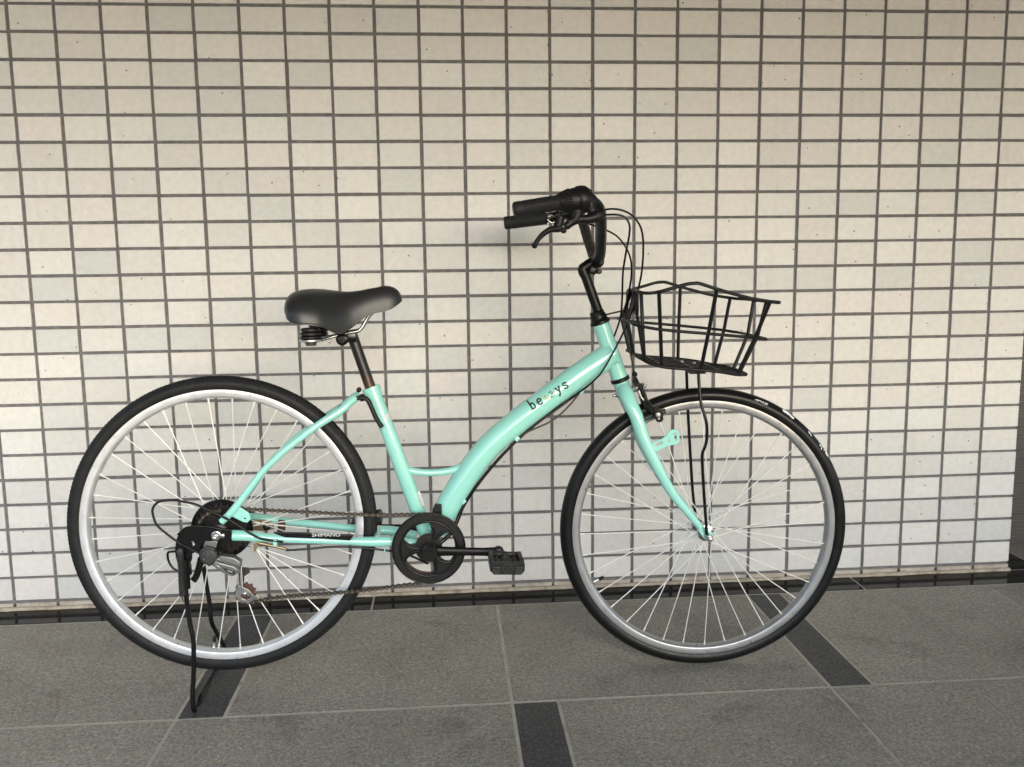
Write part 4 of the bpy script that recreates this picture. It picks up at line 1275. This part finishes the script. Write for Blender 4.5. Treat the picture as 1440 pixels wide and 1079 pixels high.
UP = [[(0.9462, -0.1790, 0.8966), (0.9559, -0.1480, 0.8181), (0.9653, -0.1190, 0.7362)],
      [(1.0637, -0.1810, 0.9010), (1.0554, -0.1520, 0.8076), (1.0486, -0.1210, 0.7277)],
      [(1.1806, -0.1580, 0.8728), (1.1602, -0.1300, 0.7957), (1.1332, -0.1020, 0.7145)],
      [(0.9233, -0.0950, 0.8918), (0.9223, -0.1250, 0.8224), (0.9313, -0.0980, 0.7477)]]
for q in UP:
    for qq in (q, level(q)):
        part(MB().tube(qq, .0041, 10), 'basket_wire', M_RESIN, basket)
fr = (V(TOP[-1]), V(MID[-1]), V(BOT[-1]))
bkv = (V(TOP[0]), V(MID[0]), V(BOT[0]))
for f_ in (.40, -.40):
    part(MB().tube([(q.x, q.y * f_, q.z + .034 * q.y * (1 - f_)) for q in fr], .0041, 10), 'basket_wire', M_RESIN, basket)
for f_ in (-.55, .55):
    part(MB().tube([(q.x, q.y * f_, q.z + .034 * q.y * (1 - f_)) for q in bkv], .0041, 10), 'basket_wire', M_RESIN, basket)
zb = lambda u: BOT[0][2] + (BOT[-1][2] - BOT[0][2]) * (u - BOT[0][0]) / (BOT[-1][0] - BOT[0][0])
BS = spline(BOT, 8)
def floor_at(u):
    """Half width and height of the bottom hoop at u."""
    q = min(BS, key=lambda e: abs(e[0] - u))
    return -q[1], q[2]
ub0, ub1 = BOT[0][0], BOT[-1][0]
for vv in (-.084, -.042, 0, .042, .084):
    us = [ub0 + (ub1 - ub0) * i / 24 for i in range(25)]
    us = [u_ for u_ in us if floor_at(u_)[0] >= abs(vv) - .004]
    part(MB().tube([(u_, vv, floor_at(u_)[1] - .001 - .034 * (vv + floor_at(u_)[0])) for u_ in us], .0032, 8), 'basket_floor_wire', M_RESIN, basket)
for uu in (.22, .48, .74):
    u_ = ub0 + (ub1 - ub0) * uu
    h_, z_ = floor_at(u_)
    part(MB().tube([(u_, -h_, z_), (u_, h_, z_ - .068 * h_)], .0030, 8), 'basket_floor_wire', M_RESIN, basket)
# mounting plates and brackets
b = MB().box((bkv[0].x + .000, -.045, bkv[0].z - .055), (bkv[0].x + .006, .045, bkv[0].z - .004), .002)
b.box((bkv[0].x - .006, -.020, bkv[0].z - .048), (bkv[0].x + .001, .020, bkv[0].z - .030), .002)
part(b, 'basket_plate', M_BLACK, basket)
b = MB().tube([(0.8542, -0.0060, 0.8372), (0.8654, -0.0060, 0.8398), (0.8909, -0.0060, 0.8455), (0.9164, -0.0060, 0.8507)], .0032, 8, flat=(1.6, .6))
part(b, 'basket_bracket', M_BLACK, basket)
um = (1.0562, 0.0000, 0.7137)
b = MB().box((um[0] - .018, -.064, um[2] - .004), (um[0] + .018, .064, um[2] - .001), .001)
part(b, 'basket_plate', M_BLACK, basket)
b = MB()
for q in ((1.0332, 0.0000, 0.7287), (1.0608, -0.0000, 0.7251)):
    b.lathe([(0, .0045), (.002, .0045), (.003, .003)], (q[0], q[1], q[2]), (0, 0, 1), 10)
part(b, 'basket_screw', M_STEEL, basket)
NS = [(1.0577, -0.0580, 0.7171), (1.0594, -0.0600, 0.6872), (1.0614, -0.0620, 0.6620), (1.0651, -0.0640, 0.6399), (1.0723, -0.0660, 0.6161), (1.0769, -0.0670, 0.5954), (1.0779, -0.0670, 0.5663), (1.0744, -0.0670, 0.5470), (1.0691, -0.0660, 0.5306), (1.0693, -0.0660, 0.5077), (1.0737, -0.0660, 0.4486), (1.0812, -0.0660, 0.3655), (1.0833, -0.0660, 0.3420)]
part(MB().tube(spline(NS, 5), .0036, 10), 'basket_stay', M_GLOSS, front=True)
NSF = [(1.0561, 0.0580, 0.7039), (1.0592, 0.0600, 0.6546), (1.0627, 0.0620, 0.5997), (1.0701, 0.0640, 0.5043), (1.0785, 0.0660, 0.4074), (1.0857, 0.0660, 0.3506), (1.0889, 0.0660, 0.3202)]
part(MB().tube(spline(NSF, 5), .0036, 10), 'basket_stay', M_GLOSS, front=True)

# ---- stem, handlebar, controls
QS = [(0.8454, -0.0000, 0.8376), (0.8158, 0.0000, 0.9206), (0.8078, 0.0000, 0.9396)]
b = MB().tube([lerp(QS[0], QS[1], -.15), QS[0], QS[1], lerp(QS[1], QS[2], .6)], .0113, 18)
b.tube(spline([(0.8126, 0.0000, 0.9269), (0.8078, 0.0000, 0.9396), (0.8150, -0.0000, 0.9458), (0.8263, 0.0000, 0.9527), (0.8359, 0.0000, 0.9557)], 4), [.0118] * 9 + [.0122] * 8, 16)
CLP = (0.8384, 0.0000, 0.9565)
b.cyl((CLP[0], -.022, CLP[2]), (CLP[0], .022, CLP[2]), .0142, 22, .002)
b.nut((CLP[0] + .004, -.020, CLP[2] - .022), (CLP[0] + .004, .020, CLP[2] - .022), .006)
b.box((CLP[0] - .008, -.012, CLP[2] - .030), (CLP[0] + .008, .012, CLP[2] - .012), .002, Matrix.Rotation(math.radians(25), 3, 'Y'), (CLP[0], 0, CLP[2]))
part(b, 'stem', M_BLACK)
GN = [(0.6290, -0.2620, 1.0516), (0.7174, -0.2550, 1.0656)]
GF = [(0.6554, 0.2620, 1.0577), (0.7609, 0.2580, 1.0695)]
HB = [(0.6467, -0.2620, 1.0561), (0.7171, -0.2570, 1.0654), (0.7582, -0.2500, 1.0705), (0.7825, -0.2380, 1.0686), (0.8007, -0.2160, 1.0587), (0.8112, -0.1880, 1.0412), (0.8213, -0.1400, 1.0168), (0.8304, -0.0900, 0.9895), (0.8366, -0.0500, 0.9695), (0.8369, -0.0200, 0.9577),
      (0.8395, 0.0100, 0.9590), (0.8394, 0.0350, 0.9675), (0.8401, 0.0650, 0.9835), (0.8409, 0.1150, 1.0098), (0.8415, 0.1700, 1.0426), (0.8411, 0.2120, 1.0673), (0.8295, 0.2380, 1.0804), (0.8082, 0.2500, 1.0779), (0.7606, 0.2560, 1.0694), (0.6843, 0.2620, 1.0607)]
b = MB().tube(spline(HB, 6), .0122, 18)
part(b, 'handlebar', M_BLACK)
def grip(a, b_, sc=1.0):
    a, b_ = V(a), V(b_)
    d = (b_ - a)
    L_ = d.length
    pr = [(0, .0105), (.0012, .0135), (.004, .0150), (.016, .0152), (.0165, .0140), (.019, .0140), (.0195, .0150)]
    x = .0215
    while x < L_ - .004:
        pr += [(x, .0152), (x + .0012, .0143), (x + .0024, .0152)]
        x += .0040
    pr += [(L_ - .001, .0160), (L_, .0160), (L_ + .0005, .012)]
    mb = MB()
    n = 40
    ax = d.normalized()
    e1 = V((0, 0, 1)); e1 = (e1 - ax * e1.dot(ax)).normalized(); e2 = ax.cross(e1)
    vs, fs = [], []
    for (h, r) in pr:
        for j in range(n):
            rr = r * sc - (.0006 if (j % 2 and .020 < h < L_ - .004) else 0)
            vs.append(a + ax * h + (e1 * math.cos(2 * PI * j / n) + e2 * math.sin(2 * PI * j / n)) * rr)
    for i in range(len(pr) - 1):
        for j in range(n):
            fs.append((i * n + j, i * n + (j + 1) % n, (i + 1) * n + (j + 1) % n, (i + 1) * n + j))
    fs.append(tuple(range(n))[::-1])
    fs.append(tuple((len(pr) - 1) * n + j for j in range(n)))
    mb.add(vs, fs)
    return mb
gn = part(grip(*GN), 'grip', M_GRIP)
ga = V(GN[0]); gd = (V(GN[1]) - ga).normalized()
b = MB().cyl(tuple(ga - gd * .0004), tuple(ga + gd * .001), .0022, 10)
part(b, 'grip_hole', M_GLOSS, gn)
part(grip(*GF, 1.08), 'grip', M_GRIP)
# twist shifter on the near side
sa0 = V(GN[1]); sdv = (V((0.7580, -0.2510, 1.0704)) - sa0).normalized()
b = MB().lathe([(-.001, .0165), (.001, .0185), (.006, 0.0185), (.014, 0.0215), (.022, 0.0230), (.030, 0.0245), (.036, 0.0245)], sa0, sdv, 48)
shifter = part(b, 'twist_shifter', M_PLASTIC)
b = MB()
e1 = V((0, 0, 1)); e1 = (e1 - sdv * e1.dot(sdv)).normalized(); e2 = sdv.cross(e1)
for j in range(34):
    a = 2 * PI * j / 34
    rd = e1 * math.cos(a) + e2 * math.sin(a)
    b.tube([sa0 + sdv * .004 + rd * 0.0179, sa0 + sdv * .021 + rd * 0.0234], .0013, 6)
part(b, 'shifter_rib', M_PLASTIC, shifter)
b = MB().lathe([(.0345, 0.0249), (.0365, 0.0267), (.046, 0.0273), (.054, 0.0258), (.060, 0.0211), (.064, .0180)], sa0, sdv, 40)
part(b, 'shifter_housing', M_GREYP if False else M_PLASTIC, shifter)
b = MB().tube(spline([(0.7502, -0.2720, 1.0494), (0.7488, -0.2720, 1.0374), (0.7419, -0.2720, 1.0295), (0.7296, -0.2720, 1.0283)], 4), [.0105, .0105, .010, .010, .0095, .0095, .009, .009, .0085, .008, .0075, .007, .006], 12)
part(b, 'shifter_outlet', M_PLASTIC, shifter)
# near brake lever
b = MB().lathe([(-.007, .0135), (-.005, .0155), (.005, .0155), (.007, .0135)], V((0.7790, -0.2420, 1.0690)), V((0.7832, -0.2380, 1.0673)) - V((0.7774, -0.2430, 1.0696)), 24)
b.tube(spline([(0.7726, -0.2620, 1.0747), (0.7781, -0.2620, 1.0580), (0.7822, -0.2620, 1.0459), (0.7918, -0.2620, 1.0391)], 4), [.010, .0095, .009, .009, .009, .010, .0105, .011, .011, .0115, .0115, .011, .010], 12)
b.tube([(0.7982, -0.2680, 1.0427), (0.7893, -0.2680, 1.0387), (0.7741, -0.2680, 1.0348)], [.0085, .0130, .0100], 12)
lever_base = part(b, 'brake_lever', M_PLASTIC)
b = MB().tube(spline([(0.7858, -0.2720, 1.0372), (0.7693, -0.2720, 1.0330), (0.7542, -0.2720, 1.0327), (0.7419, -0.2720, 1.0288), (0.7323, -0.2720, 1.0229), (0.7268, -0.2720, 1.0176)], 4), [.0100, .0100, .0096, .0092, .009, .0088, .0086, .0084, .0080, .0080, .0080, .0080, .0080, .0080, .0080, .0080, .0080, .0078, .0076, .007, .0065], 12)
b.ball((0.7234, -0.2720, 1.0123), .0062)
part(b, 'lever_blade', M_PLASTIC, lever_base)
b = MB().cyl(tuple(V((0.7733, -0.2620, 1.0760))), tuple(V((0.7764, -0.2450, 1.0775))), .0075, 16)
part(b, 'lever_clamp', M_BLACK, lever_base)
# far brake lever
b = MB().lathe([(-.007, .013), (-.005, .0155), (.005, .0155), (.007, .013)], V((0.7927, 0.2540, 1.0757)), V((0.8082, 0.2500, 1.0779)) - V((0.7927, 0.2540, 1.0757)), 24)
b.tube(spline([(0.7941, 0.2400, 1.0712), (0.7922, 0.2400, 1.0591), (0.7868, 0.2400, 1.0452)], 4), [.012] * 9, 12)
flever = part(b, 'brake_lever', M_PLASTIC)
b = MB().tube(spline([(0.7942, 0.2360, 1.0440), (0.7826, 0.2360, 1.0415), (0.7666, 0.2360, 1.0390), (0.7487, 0.2360, 1.0279), (0.7361, 0.2360, 1.0141), (0.7294, 0.2360, 1.0028)], 4), [.0100, .0100, .0098, .0095, .0090, .0085, .0082, .0078, .0075, .0072, .0070, .0068, .0066, .0064, .0062, .0060, .0060, .0060, .006, .006, .006], 12)
b.ball((0.7285, 0.2360, 1.0011), .0078)
part(b, 'lever_blade', M_PLASTIC, flever)
b = MB().ball((0.7660, 0.2360, 1.0720), .0058).tube(spline([(0.7615, 0.2360, 1.0643), (0.7703, 0.2360, 1.0573), (0.7774, 0.2360, 1.0563)], 4), .0022, 8).cyl(tuple(V((0.7621, 0.2400, 1.0741))), tuple(V((0.7746, 0.2400, 1.0748))), .0032, 10)
part(b, 'bell_clamp', M_STEEL, flever)

# ---- cables
def cable(pts, r=.0022, m=None, n=6):
    return part(MB().tube(spline(pts, n), r, 8), 'cable', m or M_GLOSS)
cable([(0.7987, -0.2620, 1.0471), (0.8085, -0.2550, 1.0516), (0.8280, -0.2350, 1.0543), (0.8530, -0.2050, 1.0532), (0.8772, -0.1750, 1.0465), (0.8965, -0.1500, 1.0337), (0.9096, -0.1300, 1.0165), (0.9184, -0.1080, 0.9880), (0.9218, -0.0850, 0.9390), (0.9174, -0.0700, 0.8963), (0.9067, -0.0580, 0.8484), (0.8936, -0.0500, 0.8108), (0.8746, -0.0460, 0.7701), (0.8451, -0.0420, 0.7175), (0.8246, -0.0400, 0.6939), (0.7988, -0.0320, 0.6712), (0.7558, -0.0180, 0.6399), (0.7078, -0.0130, 0.6056), (0.6559, -0.0120, 0.5623), (0.6101, -0.0120, 0.5181), (0.5708, -0.0120, 0.4728), (0.5328, -0.0120, 0.4216), (0.5160, -0.0120, 0.3859), (0.5008, -0.0120, 0.3533), (0.4696, -0.0100, 0.3258)])
cable([(0.7987, -0.2620, 1.0404), (0.8175, -0.2450, 1.0428), (0.8397, -0.2200, 1.0439), (0.8607, -0.1900, 1.0407), (0.8763, -0.1600, 1.0282), (0.8833, -0.1300, 1.0095), (0.8838, -0.0950, 0.9708), (0.8833, -0.0700, 0.9289), (0.8871, -0.0450, 0.8731), (0.8868, -0.0300, 0.8335), (0.8821, 0.0120, 0.7897), (0.8702, 0.0260, 0.7612), (0.8561, 0.0300, 0.7350), (0.8371, 0.0260, 0.6980), (0.8031, 0.0120, 0.6637), (0.7591, 0.0040, 0.6324), (0.7097, 0.0020, 0.5990), (0.6570, 0.0000, 0.5567), (0.6109, 0.0000, 0.5106), (0.5713, 0.0000, 0.4642), (0.5355, 0.0000, 0.4133), (0.5194, 0.0000, 0.3774), (0.5041, -0.0000, 0.3463), (0.4744, 0.0000, 0.3191)])
cable([(0.8152, 0.2380, 1.0640), (0.8352, 0.2300, 1.0590), (0.8575, 0.2150, 1.0525), (0.8906, 0.1850, 1.0379), (0.9165, 0.1500, 1.0189), (0.9301, 0.1100, 0.9905), (0.9329, 0.0700, 0.9598), (0.9277, 0.0400, 0.9287), (0.9159, 0.0100, 0.8921), (0.9020, -0.0120, 0.8498), (0.8975, -0.0180, 0.8295), (0.9035, -0.0240, 0.7901), (0.9122, -0.0290, 0.7409), (0.9183, -0.0310, 0.7089)])
cable([(0.7974, -0.0120, 0.6630), (0.7860, -0.0120, 0.6495), (0.7729, -0.0120, 0.6344), (0.7550, -0.0120, 0.6171), (0.7370, -0.0120, 0.6038), (0.7175, -0.0120, 0.5938), (0.6948, -0.0120, 0.5847), (0.6705, -0.0120, 0.5732), (0.6559, -0.0120, 0.5623)], .0021, M_CHAIN)
cable([(0.4476, -0.0200, 0.2834), (0.4054, -0.0300, 0.3085), (0.3698, -0.0400, 0.3223), (0.3204, -0.0460, 0.3329), (0.2744, -0.0500, 0.3402), (0.2287, -0.0540, 0.3427), (0.1834, -0.0600, 0.3418), (0.1411, -0.0620, 0.3419)], .0026)
cable([(0.1396, -0.0830, 0.3668), (0.1226, -0.0830, 0.3699), (0.1070, -0.0830, 0.3729), (0.0908, -0.0830, 0.3775), (0.0735, -0.0830, 0.3877), (0.0575, -0.0830, 0.3998), (0.0335, -0.0830, 0.4174), (0.0075, -0.0830, 0.4325), (-0.0208, -0.0830, 0.4483), (-0.0422, -0.0830, 0.4584), (-0.0623, -0.0830, 0.4635), (-0.0796, -0.0830, 0.4675), (-0.0959, -0.0830, 0.4677), (-0.1102, -0.0830, 0.4659), (-0.1193, -0.0830, 0.4606), (-0.1256, -0.0830, 0.4516), (-0.1269, -0.0830, 0.4409), (-0.1218, -0.0830, 0.4191), (-0.1124, -0.0830, 0.4063), (-0.1031, -0.0830, 0.3974), (-0.0889, -0.0830, 0.3844), (-0.0736, -0.0830, 0.3720), (-0.0594, -0.0830, 0.3636), (-0.0456, -0.0830, 0.3552), (-0.0352, -0.0830, 0.3493)], .0026, M_PLASTIC)
